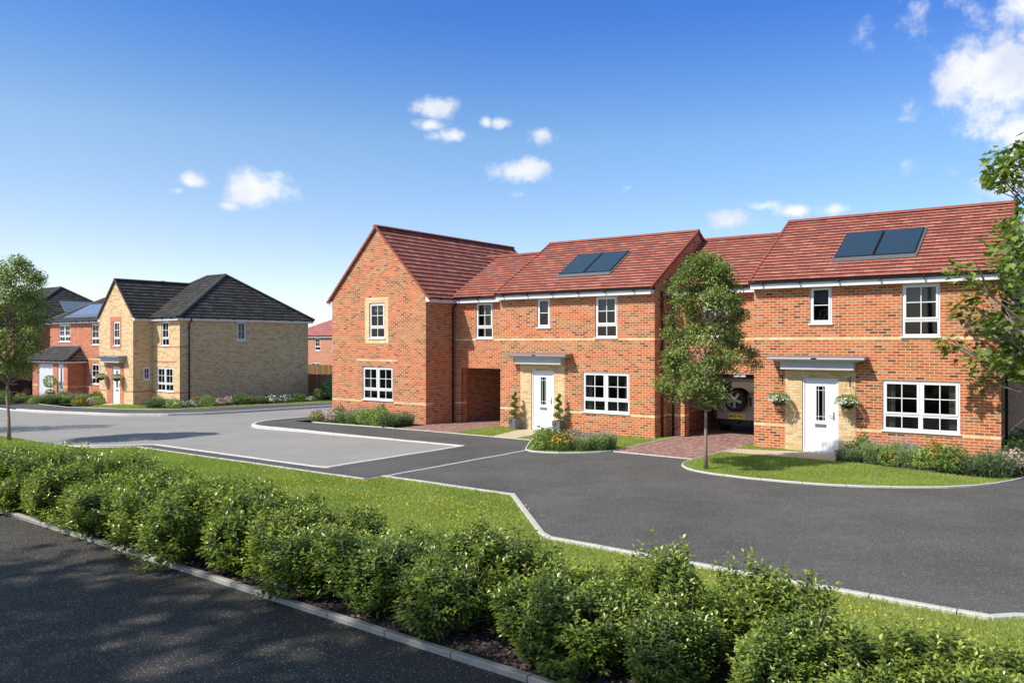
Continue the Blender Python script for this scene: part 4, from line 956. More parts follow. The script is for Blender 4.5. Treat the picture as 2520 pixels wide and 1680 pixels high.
def wheel(parent, c, r, w, axis, name='wheel', spokes=5, rimr=.66, twist=0.0):
    """axis: 'x' or 'y' is the axle in the parent's frame; tyre with rim and spokes as children."""
    ty = MB(); rr = r*rimr
    prof = [(rr, -w*.42), (rr*1.03, -w*.5), (r*.93, -w*.5), (r*.985, -w*.40), (r, -w*.28), (r, w*.28), (r*.985, w*.40), (r*.93, w*.5), (rr*1.03, w*.5), (rr, w*.42)]
    wp = MB(); ty.lathe(prof, 40, axis=axis)
    t = ty.build('tyre' if False else name, M['tyre'], parent, loc=c)
    rm = MB(); s = 1 if w > 0 else -1
    w_ = abs(w)
    for side in (-1, 1):
        rm.lathe([(rr*1.01, side*w_*.47), (rr*.93, side*w_*.45), (rr*.88, side*w_*.25), (rr*.86, 0)], 40, axis=axis)
        rm.lathe([(rr*.2, side*w_*.40), (rr*.12, side*w_*.43), (.001, side*w_*.43)], 20, axis=axis)
    for k in range(spokes):
        a = 2*math.pi*k/spokes+twist
        for side in (-1, 1):
            hw0, hw1 = rr*.13, rr*.17; z0, z1 = side*w_*.24, side*w_*.42
            def pt(rad, off, ax):
                x, y = rad*math.cos(a)-off*math.sin(a), rad*math.sin(a)+off*math.cos(a)
                return (ax, x, y) if axis == 'x' else (x, ax, y)
            rm.hexa([pt(rr*.12, -hw0, z0), pt(rr*.9, -hw1, z0), pt(rr*.9, hw1, z0), pt(rr*.12, hw0, z0), pt(rr*.12, -hw0, z1), pt(rr*.9, -hw1, z1*.95), pt(rr*.9, hw1, z1*.95), pt(rr*.12, hw0, z1)])
    rm.build('rim', M['rim'], t, recalc=True)
    dk = MB(); dk.lathe([(rr*.86, 0), (.001, 0)], 30, axis=axis); dk.build('brake_disc', M['trimblack'], t)
    return t

def carport_car():
    o = empty('parked_car', W(-9.95, 26.2, 0), -TH); tag(o, 'boxy off-white off-roader with tail mounted spare wheel, parked under the carport', 'car')
    hw = .90
    # body lofted along y (rear at 0) from side profile sections
    sec = []     # (y, [(x,z)...]) rounded box sections
    def ring(hb, ht, z0, zs, z1, r=.08):
        return [(-hb, z0), (-hb, zs), (-ht, z1-r), (-ht+r*.9, z1), (ht-r*.9, z1), (ht, z1-r), (hb, zs), (hb, z0)]
    ys = [(.0, .86, .78, .50, 1.26, 1.80), (.03, hw, .80, .46, 1.27, 1.84), (.5, hw, .81, .42, 1.27, 1.86), (2.6, hw, .80, .42, 1.25, 1.85), (3.0, hw, .72, .42, 1.22, 1.70), (3.35, hw, .70, .42, 1.15, 1.22), (4.3, hw-.02, .74, .42, 1.02, 1.10), (4.5, .82, .66, .45, .85, .95)]
    bm_ = MB(); rings = []
    for y, hb, ht, z0, zs, z1 in ys: rings.append([(x, y, z) for x, z in ring(hb, ht, z0, zs, z1)])
    for r0, r1 in zip(rings, rings[1:]):
        for i in range(8): bm_.face([r0[i], r0[(i+1) % 8], r1[(i+1) % 8], r1[i]])
    bm_.face(rings[0]); bm_.face(rings[-1])
    body = bm_.build('body', M['car_white'], o, recalc=True, bevel=.02)
    gl = MB(); gl.hexa([(-.62, -.012, 1.30), (.70, -.012, 1.30), (.70, .02, 1.30), (-.62, .02, 1.30), (-.62, .0, 1.72), (.66, .0, 1.72), (.66, .03, 1.72), (-.62, .03, 1.72)]); gl.build('rear_window', M['carglass'], o, recalc=True, bevel=.015)
    sg = MB()
    for x in (-1, 1): sg.hexa([(x*.895, .35, 1.30), (x*.895, 2.7, 1.30), (x*.90, 2.7, 1.30), (x*.90, .35, 1.30), (x*.805, .4, 1.74), (x*.80, 2.5, 1.74), (x*.815, 2.5, 1.74), (x*.82, .4, 1.74)])
    sg.build('side_window', M['carglass'], o)
    for x in (-1, 1):
        tl = MB(); tl.box(min(x*.74, x*.905), max(x*.74, x*.905), -.012, .1, .80, 1.20); tl.build('tail_light_housing' if False else 'tail_light_surround', M['trimblack'], o, recalc=True, bevel=.01)
        for z0 in (.86, 1.01): q = MB(); q.lathe([(.055, -.0), (.05, -.012), (.0005, -.014)], 18, c=(x*.845, -.012, z0+.04), axis='y'); q.build('tail_light', M['taillight'], o)
    bp = MB(); bp.box(-.80, .80, -.10, .12, .47, .74); bp.build('bumper', M['car_white'], o, recalc=True, bevel=.035)
    for x in (-1, 1):
        cb = MB(); cb.box(min(x*.74, x*.94), max(x*.74, x*.94), -.085, .35, .50, .76); cb.build('bumper_corner', M['trimblack'], o, recalc=True, bevel=.03)
        rl = MB(); rl.box(min(x*.80, x*.9), max(x*.80, x*.9), -.092, -.08, .60, .66); rl.build('reflector', M['taillight'], o)
    ub = MB(); ub.box(-.7, .7, .1, 4.2, .28, .46); ub.tube([(.35, -.02, .34), (.35, .6, .36)], .035, 10); ub.tube([(-.05, -.12, .42), (-.05, -.12, .36), (-.05, .2, .36)], .025, 8); ub.build('underbody', M['trimblack'], o)
    hn = MB(); hn.tube([(.36, -.045, 1.18), (.36, -.05, .95)], .018, 8); hn.box(.33, .39, -.03, .0, 1.15, 1.2); hn.box(.33, .39, -.03, 0, .93, .98); hn.build('door_handle', M['trimblack'], o)
    gp = MB()
    for q in ((-.70, -.695, .76, 1.26), (.55, .555, .76, 1.26)): gp.box(q[0], q[1], -.004, .001, q[2], q[3])
    gp.build('panel_gap', M['trimblack'], o)
    sw = wheel(o, (-.10, -.17, 1.13), .395, .22, 'y', 'spare_wheel', 5, .68, .95)
    mb = MB(); mb.box(-.2, 0, -.1, .0, 1.03, 1.23); mb.build('bracket', M['trimblack'], sw, loc=(.10, .17, -1.13))
    pt = MB(); pt.box(-.35, .20, -.118, -.10, .495, .655); p = pt.build('number_plate', M['plate'], o, recalc=True, bevel=.004)
    cu = bpy.data.curves.new('plate_text', 'FONT'); cu.body = 'BP23 FGC'; cu.size = .118; cu.align_x = 'CENTER'; cu.align_y = 'CENTER'; cu.extrude = .0015; cu.offset = .003; cu.space_character = 1.02
    tx = bpy.data.objects.new('plate_text', cu); COL.objects.link(tx); tx.parent = p; tx.location = (-.075, -.1215, .575); tx.rotation_euler = (R_(90), 0, 0); cu.materials.append(M['ink']); bpy.context.view_layer.update()
    tm_ = bpy.data.meshes.new_from_object(tx); to = bpy.data.objects.new('plate_text', tm_); COL.objects.link(to); to.parent = p; to.location = tx.location; to.rotation_euler = tx.rotation_euler; bpy.data.objects.remove(tx)
    for x in (-1, 1):
        for y in (.72, 3.55): wheel(o, (x*.80, y, .365), .365, .24, 'x', 'wheel', 5, .62)
carport_car()

def drive_car():
    o = empty('parked_car', W(-56.25, 21.7, gz(-56.25, 21.7)), -TH); tag(o, 'dark grey car parked on the far left driveway, only its nose in view', 'car')
    # profile (y, z) nose toward +y
    P = [(-2.3, .42), (-2.38, .75), (-2.3, 1.02), (-2.0, 1.35), (-1.3, 1.58), (-.3, 1.64), (.35, 1.55), (1.05, 1.12), (1.75, 1.04), (2.15, .92), (2.36, .72), (2.38, .45), (2.25, .28), (-2.1, .28)]
    def sect(sc, zsc=1.0): return [(y*(.985 if sc < 1 else 1), z) for y, z in P]
    bm_ = MB(); xs = [(-.93, .93), (-.80, 1.0), (.80, 1.0), (.93, .93)]; rings = []
    for x, k in xs:
        rings.append([((x if z < 1.06 else x*(.80 if abs(x) > .85 else .82)), y*(1 if k == 1 else .975), (z if k == 1 or z > .6 else z+.03)-(0 if k == 1 else .035)) for y, z in P])
    n = len(P)
    for r0, r1 in zip(rings, rings[1:]):
        for i in range(n): bm_.face([r0[i], r0[(i+1) % n], r1[(i+1) % n], r1[i]], smooth=True)
    bm_.face(rings[0]); bm_.face(rings[-1]); bm_.build('body', M['carpaint_dark'], o, recalc=True, bevel=.03)
    g_ = MB()
    for x in (-1, 1): g_.face([(x*.765, -1.7, 1.08), (x*.765, .9, 1.08), (x*.762, .2, 1.48), (x*.762, -1.3, 1.5)])
    g_.face([(-.7, 1.08, 1.13), (.7, 1.08, 1.13), (.68, .36, 1.565), (-.68, .36, 1.565)])
    g_.build('window', M['carglass'], o)
    for x in (-1, 1):
        for y in (-1.42, 1.42):
            ar = MB(); ar.lathe([(.41, .01), (.39, .03), (.36, .03)], 30, c=(x*.905, y, .36), axis='x'); ar.lathe([(.395, x*.012), (.001, x*.012)], 30, c=(x*.918, y, .36), axis='x'); ar.build('wheel_arch', M['trimblack'], o)
            w = wheel(o, (x*.86, y, .36), .36, .24, 'x', 'wheel', 7, .7, .3)
            if y > 0 and x > 0: cb = MB(); cb.box(.0, .03, -.2, -.10, -.08, .1); cb.build('brake_caliper', M['caliper'], w)
        hl = MB(); hl.hexa([(x*.62, 2.16, .72), (x*.90, 1.95, .74), (x*.90, 1.99, .74), (x*.62, 2.22, .72), (x*.62, 2.12, .86), (x*.9, 1.85, .86), (x*.9, 1.92, .86), (x*.62, 2.2, .86)]); hl.build('headlight', M['rim'], o)
        cs_ = MB(); cs_.box(min(x*.925, x*.945), max(x*.925, x*.945), .55, .95, .80, .84); cs_.box(min(x*.925, x*.945), max(x*.925, x*.945), -1.0, .95, .34, .37); cs_.build('chrome_trim', M['chrome'], o)
        mr = MB(); mr.box(min(x*.86, x*1.06), max(x*.86, x*1.06), .5, .62, 1.02, 1.16); mr.build('mirror', M['carpaint_dark'], o, recalc=True, bevel=.03)
drive_car()
# ------------------------------------------------------------------ foliage kit
def unit(v): return v/(np.linalg.norm(v, axis=-1, keepdims=True)+1e-9)
OVATE = (np.array([(0, 0, 0), (-.27, .38, .07), (0, .45, -.02), (.27, .38, .07), (-.17, .74, .03), (.17, .74, .03), (0, 1, -.10)]),
         np.array([(0, 2, 1), (0, 3, 2), (1, 2, 4), (2, 3, 5), (2, 6, 4), (2, 5, 6)]))
SMALL = (np.array([(0, 0, 0), (-.30, .5, .06), (.30, .5, .06), (0, 1, -.04)]), np.array([(0, 2, 1), (1, 2, 3)]))
NEEDLE = (np.array([(-.06, 0, 0), (.06, 0, 0), (0, 1, 0)]), np.array([(0, 1, 2)]))
_mp = [(0, 0), (.10, .14), (.36, .02), (.30, .22), (.56, .36), (.36, .44), (.40, .66), (.20, .62), (.13, .80), (0, 1.0)]
_mv = [(0, .34, -.05)]+[(x, y, .06*abs(x)*2) for x, y in _mp]+[(-x, y, .06*abs(x)*2) for x, y in _mp[1:-1]][::-1]
MAPLE = (np.array(_mv), np.array([(0, i, i % (len(_mv)-1)+1) for i in range(1, len(_mv))]))
PETAL = (np.array([(-.5, -.5, 0), (.5, -.5, .05), (.5, .5, 0), (-.5, .5, .05)]), np.array([(0, 1, 2), (0, 2, 3)]))
BLADE = (np.array([(-.5, 0, 0), (.5, 0, 0), (.18, .62, .0), (.05, 1, .12)]), np.array([(0, 1, 2), (0, 2, 3)]))

def leaf_data(name, P, T, N, S, tm, mats, rnd=None, mi=None, Sx=None):
    V0, F0 = tm; n = len(P); k = len(V0)
    T = unit(T); B = unit(np.cross(T, N)); N = np.cross(B, T)
    if Sx is None: Sx = S
    V = P[:, None]+(Sx[:, None]*V0[None, :, 0])[..., None]*B[:, None]+(S[:, None]*V0[None, :, 1])[..., None]*T[:, None]+(S[:, None]*V0[None, :, 2])[..., None]*N[:, None]
    F = (F0[None]+np.arange(n)[:, None, None]*k).reshape(-1, 3)
    me = bpy.data.meshes.new(name); me.from_pydata(V.reshape(-1, 3), [], F)
    if rnd is None: rnd = rng.random(n)
    uv = np.zeros((n, len(F0)*3, 2)); uv[:, :, 0] = rnd[:, None]; me.uv_layers.new(name='UVMap').data.foreach_set('uv', uv.ravel())
    for m in (mats if isinstance(mats, list) else [mats]): me.materials.append(m)
    return me
def put(name, me, parent=None, loc=(0, 0, 0), rz=0, sc_=1.0):
    o = bpy.data.objects.new(name, me); COL.objects.link(o); o.parent = parent; o.location = loc; o.rotation_euler = (0, 0, rz)
    o.scale = (sc_,)*3 if not hasattr(sc_, '__len__') else sc_; return o
def rdir(n, r=rng):
    return unit(r.normal(size=(n, 3)))

def shrub_shoots(seed, R=.46, H=.92, nsh=380, nl=12, ls=.078):
    r = np.random.default_rng(seed)
    ph = r.uniform(0, 2*math.pi, nsh); el = np.arcsin(r.uniform(-.05, 1, nsh)**.85 if False else r.uniform(-.42, 1, nsh))
    lob = 1+.20*np.sin(ph*2+r.uniform(0, 6))*np.cos(el)+.14*np.sin(ph*3+r.uniform(0, 6))+.16*np.sin(el*4+ph*2+r.uniform(0, 6))*np.cos(el)+r.normal(0, .07, nsh)
    ce = np.sign(np.cos(el))*np.abs(np.cos(el))**.75; end = np.stack([np.cos(ph)*ce*R*lob, np.sin(ph)*ce*R*lob, H*.42+np.sin(el)*H*.56*lob], 1)
    start = end*np.array([.3, .3, .45])+np.array([0, 0, .02]); start[:, 2] = np.minimum(start[:, 2], end[:, 2]-.05)
    d = end-start; L = np.linalg.norm(d, axis=1); d = unit(d)+np.array([0, 0, .12]); d = unit(d)
    P = []; T = []; N = []; S = []; C = []
    side = unit(np.cross(d, [0.13, .2, 1.])); up = np.cross(side, d)
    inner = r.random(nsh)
    for k in range(nl):
        f = k/(nl-1); a = k*2.4+ph
        rad = np.cos(a)[:, None]*side+np.sin(a)[:, None]*up
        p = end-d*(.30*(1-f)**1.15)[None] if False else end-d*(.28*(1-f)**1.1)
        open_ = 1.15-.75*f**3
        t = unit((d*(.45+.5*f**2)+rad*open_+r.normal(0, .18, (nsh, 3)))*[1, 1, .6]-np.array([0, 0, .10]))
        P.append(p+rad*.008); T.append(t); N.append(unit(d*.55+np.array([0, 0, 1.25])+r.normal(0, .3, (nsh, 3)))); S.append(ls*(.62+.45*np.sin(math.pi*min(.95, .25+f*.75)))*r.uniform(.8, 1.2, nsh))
        C.append(np.clip(.16+.5*f**2.0*(.5+.8*inner)+r.normal(0, .12, nsh), 0, 1))  # lighter new growth at the tips; the dark inner tone paints in shade
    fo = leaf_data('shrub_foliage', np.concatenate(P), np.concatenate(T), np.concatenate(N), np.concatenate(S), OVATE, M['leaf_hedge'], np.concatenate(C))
    st = MB()
    for k in range(0, nsh, 6):
        s_ = start[k]*np.array([.25, .25, 0]); st.tube([s_, start[k], (start[k]+end[k])/2+[0, 0, .01], end[k]], [.008, .006, .004, .002], 5)
    return fo, st
def mesh_of(mb, name, mat):
    o = mb.build(name, mat); me = o.data; bpy.data.objects.remove(o); return me

ORD = ['first', 'second', 'third', 'fourth', 'fifth', 'sixth', 'seventh', 'eighth', 'ninth', 'tenth', 'eleventh', 'twelfth', 'thirteenth', 'fourteenth', 'fifteenth', 'sixteenth',
       'seventeenth', 'eighteenth', 'nineteenth', 'twentieth', 'twenty-first', 'twenty-second', 'twenty-third', 'twenty-fourth', 'twenty-fifth', 'twenty-sixth', 'twenty-seventh', 'twenty-eighth', 'twenty-ninth', 'thirtieth',
       'thirty-first', 'thirty-second', 'thirty-third', 'thirty-fourth', 'thirty-fifth', 'thirty-sixth', 'thirty-seventh', 'thirty-eighth', 'thirty-ninth', 'fortieth', 'forty-first', 'forty-second']
SV = []
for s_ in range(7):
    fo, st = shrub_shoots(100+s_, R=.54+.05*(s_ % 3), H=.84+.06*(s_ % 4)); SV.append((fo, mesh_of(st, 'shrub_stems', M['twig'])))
rs = np.random.default_rng(21)
ROWS = [('front row beside the near kerb', 6.58, .80, .93), ('middle row of the hedge', 7.14, .84, 1.06), ('back row beside the grass', 7.66, .95, 1.04)]
BACK = [(-16.7, 1.1), (-15.5, 1.0), (-14.2, 1.08), (-12.9, 1.1), (-11.6, .95), (-10.1, .92), (-9.3, .80), (-8.32, 1.02), (-7.3, .72), (-6.33, .97), (-5.4, .70), (-4.5, .74), (-3.7, .97), (-2.62, 1.0), (-1.5, .62), (-.7, .72), (.3, .8)]
for ri, (rn, b, st_, hs) in enumerate(ROWS):
    spots = []; a = -31.0+.2*ri
    while a < (-17.4 if ri == 2 else 1.6):
        s0 = hs*rs.uniform(.72, 1.16)*(1.02 if a < -15 else 1.0 if a < -9 else .87)
        if a > -3.4: s0 *= (.90, .80, .72)[ri]
        spots.append((a+rs.uniform(-.13, .13), b+rs.uniform(-.10, .10), min(s0, 1.06 if a < -9 else .96))); a += st_
    if ri == 2: spots += [(a_, b+rs.uniform(-.08, .08), z_/(1.0 if a_ < -9 else 1.10)) for a_, z_ in BACK]
    k = 0
    for aa, bb, s0 in spots:
        p = W(aa, bb); X, Y = p[0], p[1]
        if Y < 3.5 or abs(X)/Y > .72: continue
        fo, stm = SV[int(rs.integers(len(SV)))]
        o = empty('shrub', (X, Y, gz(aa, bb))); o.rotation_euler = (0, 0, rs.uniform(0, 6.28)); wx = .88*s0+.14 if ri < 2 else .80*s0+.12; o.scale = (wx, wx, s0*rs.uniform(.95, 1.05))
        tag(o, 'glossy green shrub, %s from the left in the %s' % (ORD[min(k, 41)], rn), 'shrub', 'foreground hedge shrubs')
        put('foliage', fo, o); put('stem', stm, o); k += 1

# bark chips on the near bed
def in_poly(px, py, poly):
    ins = np.zeros(len(px), bool); n = len(poly)
    for i in range(n):
        x0, y0 = poly[i]; x1, y1 = poly[(i+1) % n]
        c = ((y0 > py) != (y1 > py)) & (px < (x1-x0)*(py-y0)/(y1-y0+1e-12)+x0); ins ^= c
    return ins
def scatter(poly, dens, r, keep=None):
    q = np.array(poly); x0, y0 = q.min(0); x1, y1 = q.max(0); n = int((x1-x0)*(y1-y0)*dens)
    a = r.uniform(x0, x1, n); b = r.uniform(y0, y1, n); m = in_poly(a, b, poly)
    X = AX[0]*a+BX[0]*b; Y = AX[1]*a+BX[1]*b
    m &= (Y > 5) & (np.abs(X)/np.maximum(Y, .1) < .70)
    if keep is not None: m &= keep(a, b, X, Y)
    a, b, X, Y = a[m], b[m], X[m], Y[m]
    return a, b, np.stack([X, Y, g(Y)], 1)
rc = np.random.default_rng(5)
a, b, P = scatter([(-16, 6.27), (2, 5.9), (2, 7.2), (-16, 7.2)], 900, rc)
n = len(P); P[:, 2] += rc.uniform(.0, .02, n)
T = rc.normal(size=(n, 3)); T[:, 2] *= .25; N = np.array([0, 0, 1.])+rc.normal(0, .35, (n, 3))
me = leaf_data('bark_chips', P, T, N, rc.uniform(.02, .05, n), PETAL, M['chip'], Sx=rc.uniform(.012, .03, n)); tag(put('bark_chips', me), 'dark bark chips covering the hedge bed', 'bark mulch', kind='stuff')

# grass blades
def grass(name, label, poly, dens, h, w, r, far=None, zo=0.0):
    def keep(a, b, X, Y):
        d = np.clip((20./np.maximum(Y, 1)), .25, 1.0); return r.random(len(a)) < d
    a, b, P = scatter(poly, dens, r, keep); n = len(P); P[:, 2] += zo
    fd = np.clip(P[:, 1]/11., 1, 3.2)
    T = np.array([0, 0, 1.])+r.normal(0, .38, (n, 3))*[1, 1, .2]; N = rdir(n, r)*[1, 1, .2]
    patch = .5+.5*np.sin(a*2.1+1.3*np.sin(b*3.1))*np.sin(b*1.7+a*.6)
    rnd = np.clip(.38+.22*patch+r.normal(0, .2, n), 0, 1)
    me = leaf_data(name, P, T, N, h*r.uniform(.55, 1.25, n), BLADE, M['grass'], rnd, Sx=w*fd*r.uniform(.7, 1.3, n))
    tag(put(name, me), label, 'grass', kind='stuff')
rg_ = np.random.default_rng(11)
grass('grass', 'mown grass of the verge between the hedge and the drive', [(x, min(y, 12.93)) if x > -13.19 else (x, min(y, 12.38)) if x > -23 else (x, min(y, 11.28)) for x, y in VERGE], 2300, .058, .0075, rg_)
grass('grass', 'mown grass of the lawn before the right house', LAWN3[:17]+[(-2.1, 20.7), (-2.71, 20.75), (-3.38, 20.88), (-4.48, 21.19), (-5.28, 21.40), (-5.71, 21.40)], 3200, .045, .007, rg_, zo=.004)
grass('grass', 'small patches of grass beside the middle and right houses', [(-15.1, 20.75), (-14.4, 20.66), (-13.3, 18.78), (-12.9, 18.54), (-12.2, 18.7), (-11.7, 19.1), (-11.3, 19.6), (-11.22, 24.2), (-11.6, 23.1), (-15.15, 23.15)], 2000, .05, .008, rg_, zo=.004)
grass('grass', 'narrow strip of grass between block paving and right house wall', [(-8.62, 22.38), (-6.97, 22.82), (-6.97, 22.95), (-8.28, 22.95), (-8.6, 23.6)], 3000, .05, .008, rg_, zo=.004)
grass('grass', 'triangle of grass between the left carport paving and the flagged path', [(-17.82, 20.68), (-16.12, 20.68), (-16.52, 22.6), (-16.6, 23.18), (-17.6, 23.18), (-17.84, 23.4)], 2000, .05, .008, rg_, zo=.004)
grass('grass', 'grass strip around the buff corner house', [(-41.8, 20.1), (-40.2, 20.42), (-38.9, 20.68), (-37.2, 21.4), (-36.45, 22.2), (-36.35, 24), (-36.05, 26.5), (-35.4, 30.9), (-35.2, 40), (-37, 40), (-37.2, 24), (-38.6, 22.4), (-42.5, 22.7)], 900, .05, .012, rg_)
# buttercups in the verge
P = []
for ca, cb, ra, rb, n in ((-9.6, 11.3, 1.3, .8, 300), (-8.3, 10.3, .9, .5, 150), (-11.6, 11.0, .8, .5, 120), (-14.0, 11.3, .9, .4, 110), (-16.6, 11.6, .7, .3, 60), (-2.2, 9.5, 1.0, .35, 120), (-.9, 9.2, .7, .5, 70), (-3.6, 9.7, .6, .25, 70), (-12.9, 12.1, .5, .2, 40)):
    q = rg_.normal(size=(n, 2))*[ra*.5, rb*.5]+[ca, cb]; q = q[(q[:, 1] < 12.2) & ((q[:, 1] < 10.1) | (q[:, 0] < -7.3) )]
    P.append(q)
q = np.concatenate(P); X = AX[0]*q[:, 0]+BX[0]*q[:, 1]; Y = AX[1]*q[:, 0]+BX[1]*q[:, 1]; n = len(q)
P = np.stack([X, Y, g(Y)+rg_.uniform(.03, .075, n)], 1)
me = leaf_data('buttercups', P, rdir(n)*[1, 1, .3], np.array([0, 0, 1.])+rg_.normal(0, .4, (n, 3)), rg_.uniform(.012, .021, n), PETAL, M['f_yellow']); tag(put('buttercups', me), 'small yellow wild flowers scattered through the verge grass', 'wild flowers', kind='stuff')

# ------------------------------------------------------------------ bedding plants (unit size, scaled when placed)
def dome_pts(n, r, shell=.25, low=.0):
    d = rdir(n, r); d[:, 2] = np.abs(d[:, 2])*(1-low)+low*d[:, 2]
    ph = np.arctan2(d[:, 1], d[:, 0]); lob = 1+.1*np.sin(3*ph+1)+.1*np.sin(5*ph+d[:, 2]*6)+.06*np.sin(9*ph+d[:, 2]*13)
    rad = (1-shell*r.random(n)**1.5)*lob; P = d*rad[:, None]*[.5, .5, .62]; P[:, 2] += .36; return P, d
def plant_kind(kind, seed):
    r = np.random.default_rng(seed); parts = []
    def foliage(n, size, mat, tm=SMALL, shell=.4, bias=.5, c0=.5):
        P, d = dome_pts(n, r, shell, .75); T = unit(d*.6+rdir(n, r)*.8+[0, 0, .35]); N = unit(d+rdir(n, r)*.7)
        parts.append(('foliage', leaf_data(kind+'_foliage', P, T, N, size*r.uniform(.6, 1.3, n), tm, M[mat], np.clip(c0+r.normal(0, .25, n), 0, 1))))
    def flowers(n, size, mat, top=.1, name='flowers'):
        P, d = dome_pts(n*2, r, .08, .3); m = P[:, 2] > .36+top; P, d = P[m][:n]*1.03, d[m][:n]; n = len(P)
        parts.append((name, leaf_data(kind+'_flowers', P, rdir(n, r), unit(d+rdir(n, r)*.6), size*r.uniform(.6, 1.3, n), PETAL, M[mat])))
    if kind == 'box': foliage(1500, .075, 'leaf_lime', shell=.22, c0=.35)
    elif kind == 'leafy': foliage(1100, .12, 'leaf_green')
    elif kind == 'lime': foliage(1000, .12, 'leaf_lime')
    elif kind == 'yellow': foliage(900, .10, 'leaf_green'); flowers(190, .06, 'f_orange', .05)
    elif kind == 'pink': foliage(900, .09, 'leaf_dark'); flowers(480, .062, 'f_pink', -.2)
    elif kind == 'daisy': foliage(800, .10, 'leaf_dark'); flowers(130, .075, 'f_white', .0)
    elif kind == 'ceanothus': foliage(2600, .06, 'leaf_teal', shell=.5)
    elif kind == 'rosemary':
        n = 1700; ph = r.uniform(0, 6.28, n); rr = .46*np.sqrt(r.random(n)); h = r.random(n)
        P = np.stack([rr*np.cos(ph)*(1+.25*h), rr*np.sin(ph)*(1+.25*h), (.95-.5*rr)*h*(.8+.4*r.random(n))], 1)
        T = np.stack([np.cos(ph)*.6, np.sin(ph)*.6, np.ones(n)], 1)+r.normal(0, .45, (n, 3))
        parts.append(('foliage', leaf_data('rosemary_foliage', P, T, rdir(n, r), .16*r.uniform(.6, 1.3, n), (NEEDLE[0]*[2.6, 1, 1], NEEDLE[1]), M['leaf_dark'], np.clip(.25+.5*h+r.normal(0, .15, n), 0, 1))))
    elif kind == 'lavender':
        n = 1500; ph = r.uniform(0, 6.28, n); rr = .46*np.sqrt(r.random(n)); h = r.random(n)
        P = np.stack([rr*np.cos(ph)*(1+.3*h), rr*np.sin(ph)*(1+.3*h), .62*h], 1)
        T = np.stack([np.cos(ph)*.35, np.sin(ph)*.35, np.ones(n)], 1)+r.normal(0, .3, (n, 3))
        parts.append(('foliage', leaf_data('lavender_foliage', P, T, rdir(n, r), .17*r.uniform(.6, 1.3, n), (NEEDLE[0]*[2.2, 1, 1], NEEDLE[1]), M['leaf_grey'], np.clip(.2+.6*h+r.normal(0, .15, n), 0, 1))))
        m = 26; ph = r.uniform(0, 6.28, m); rr = .45*np.sqrt(r.random(m)); base = np.stack([rr*np.cos(ph), rr*np.sin(ph), np.full(m, .25)], 1)
        d = unit(np.stack([np.cos(ph)*.28*rr/.4, np.sin(ph)*.28*rr/.4, np.ones(m)], 1)+r.normal(0, .07, (m, 3))); L = r.uniform(.5, .78, m)
        parts.append(('stem', leaf_data('lavender_stems', base, d, rdir(m, r), L, (NEEDLE[0]*[.28, 1, 1], NEEDLE[1]), M['leaf_grey'])))
        tips = base+d*L[:, None]; q = 6; TP = np.repeat(tips, q, 0)-np.repeat(d, q, 0)*np.tile(np.linspace(0, .13, q), m)[:, None]
        parts.append(('flowers', leaf_data('lavender_flowers', TP, rdir(m*q, r), rdir(m*q, r), np.full(m*q, .027), PETAL, M['f_purple'])))
    return parts
KN = {'box': ('box_shrub', 'clipped round box shrub', 'shrub'), 'leafy': ('leafy_shrub', 'bushy mid green shrub', 'shrub'), 'lime': ('lime_shrub', 'low light green shrub', 'shrub'),
      'yellow': ('yellow_flower_shrub', 'shrub covered in yellow orange flowers', 'flowering shrub'), 'pink': ('pink_flower_shrub', 'shrub with pale pink flower heads', 'flowering shrub'),
      'daisy': ('white_flower_plant', 'dark green plant dotted with white flowers', 'flowering plant'), 'ceanothus': ('ceanothus_bush', 'large dark blue-green bush', 'bush'),
      'rosemary': ('rosemary_plant', 'feathery dark green rosemary like plant', 'plant'), 'lavender': ('lavender_plant', 'lavender clump with purple spikes', 'lavender')}
PV = {k: [plant_kind(k, 40+i*7+j) for j in range(2)] for i, k in enumerate(KN)}
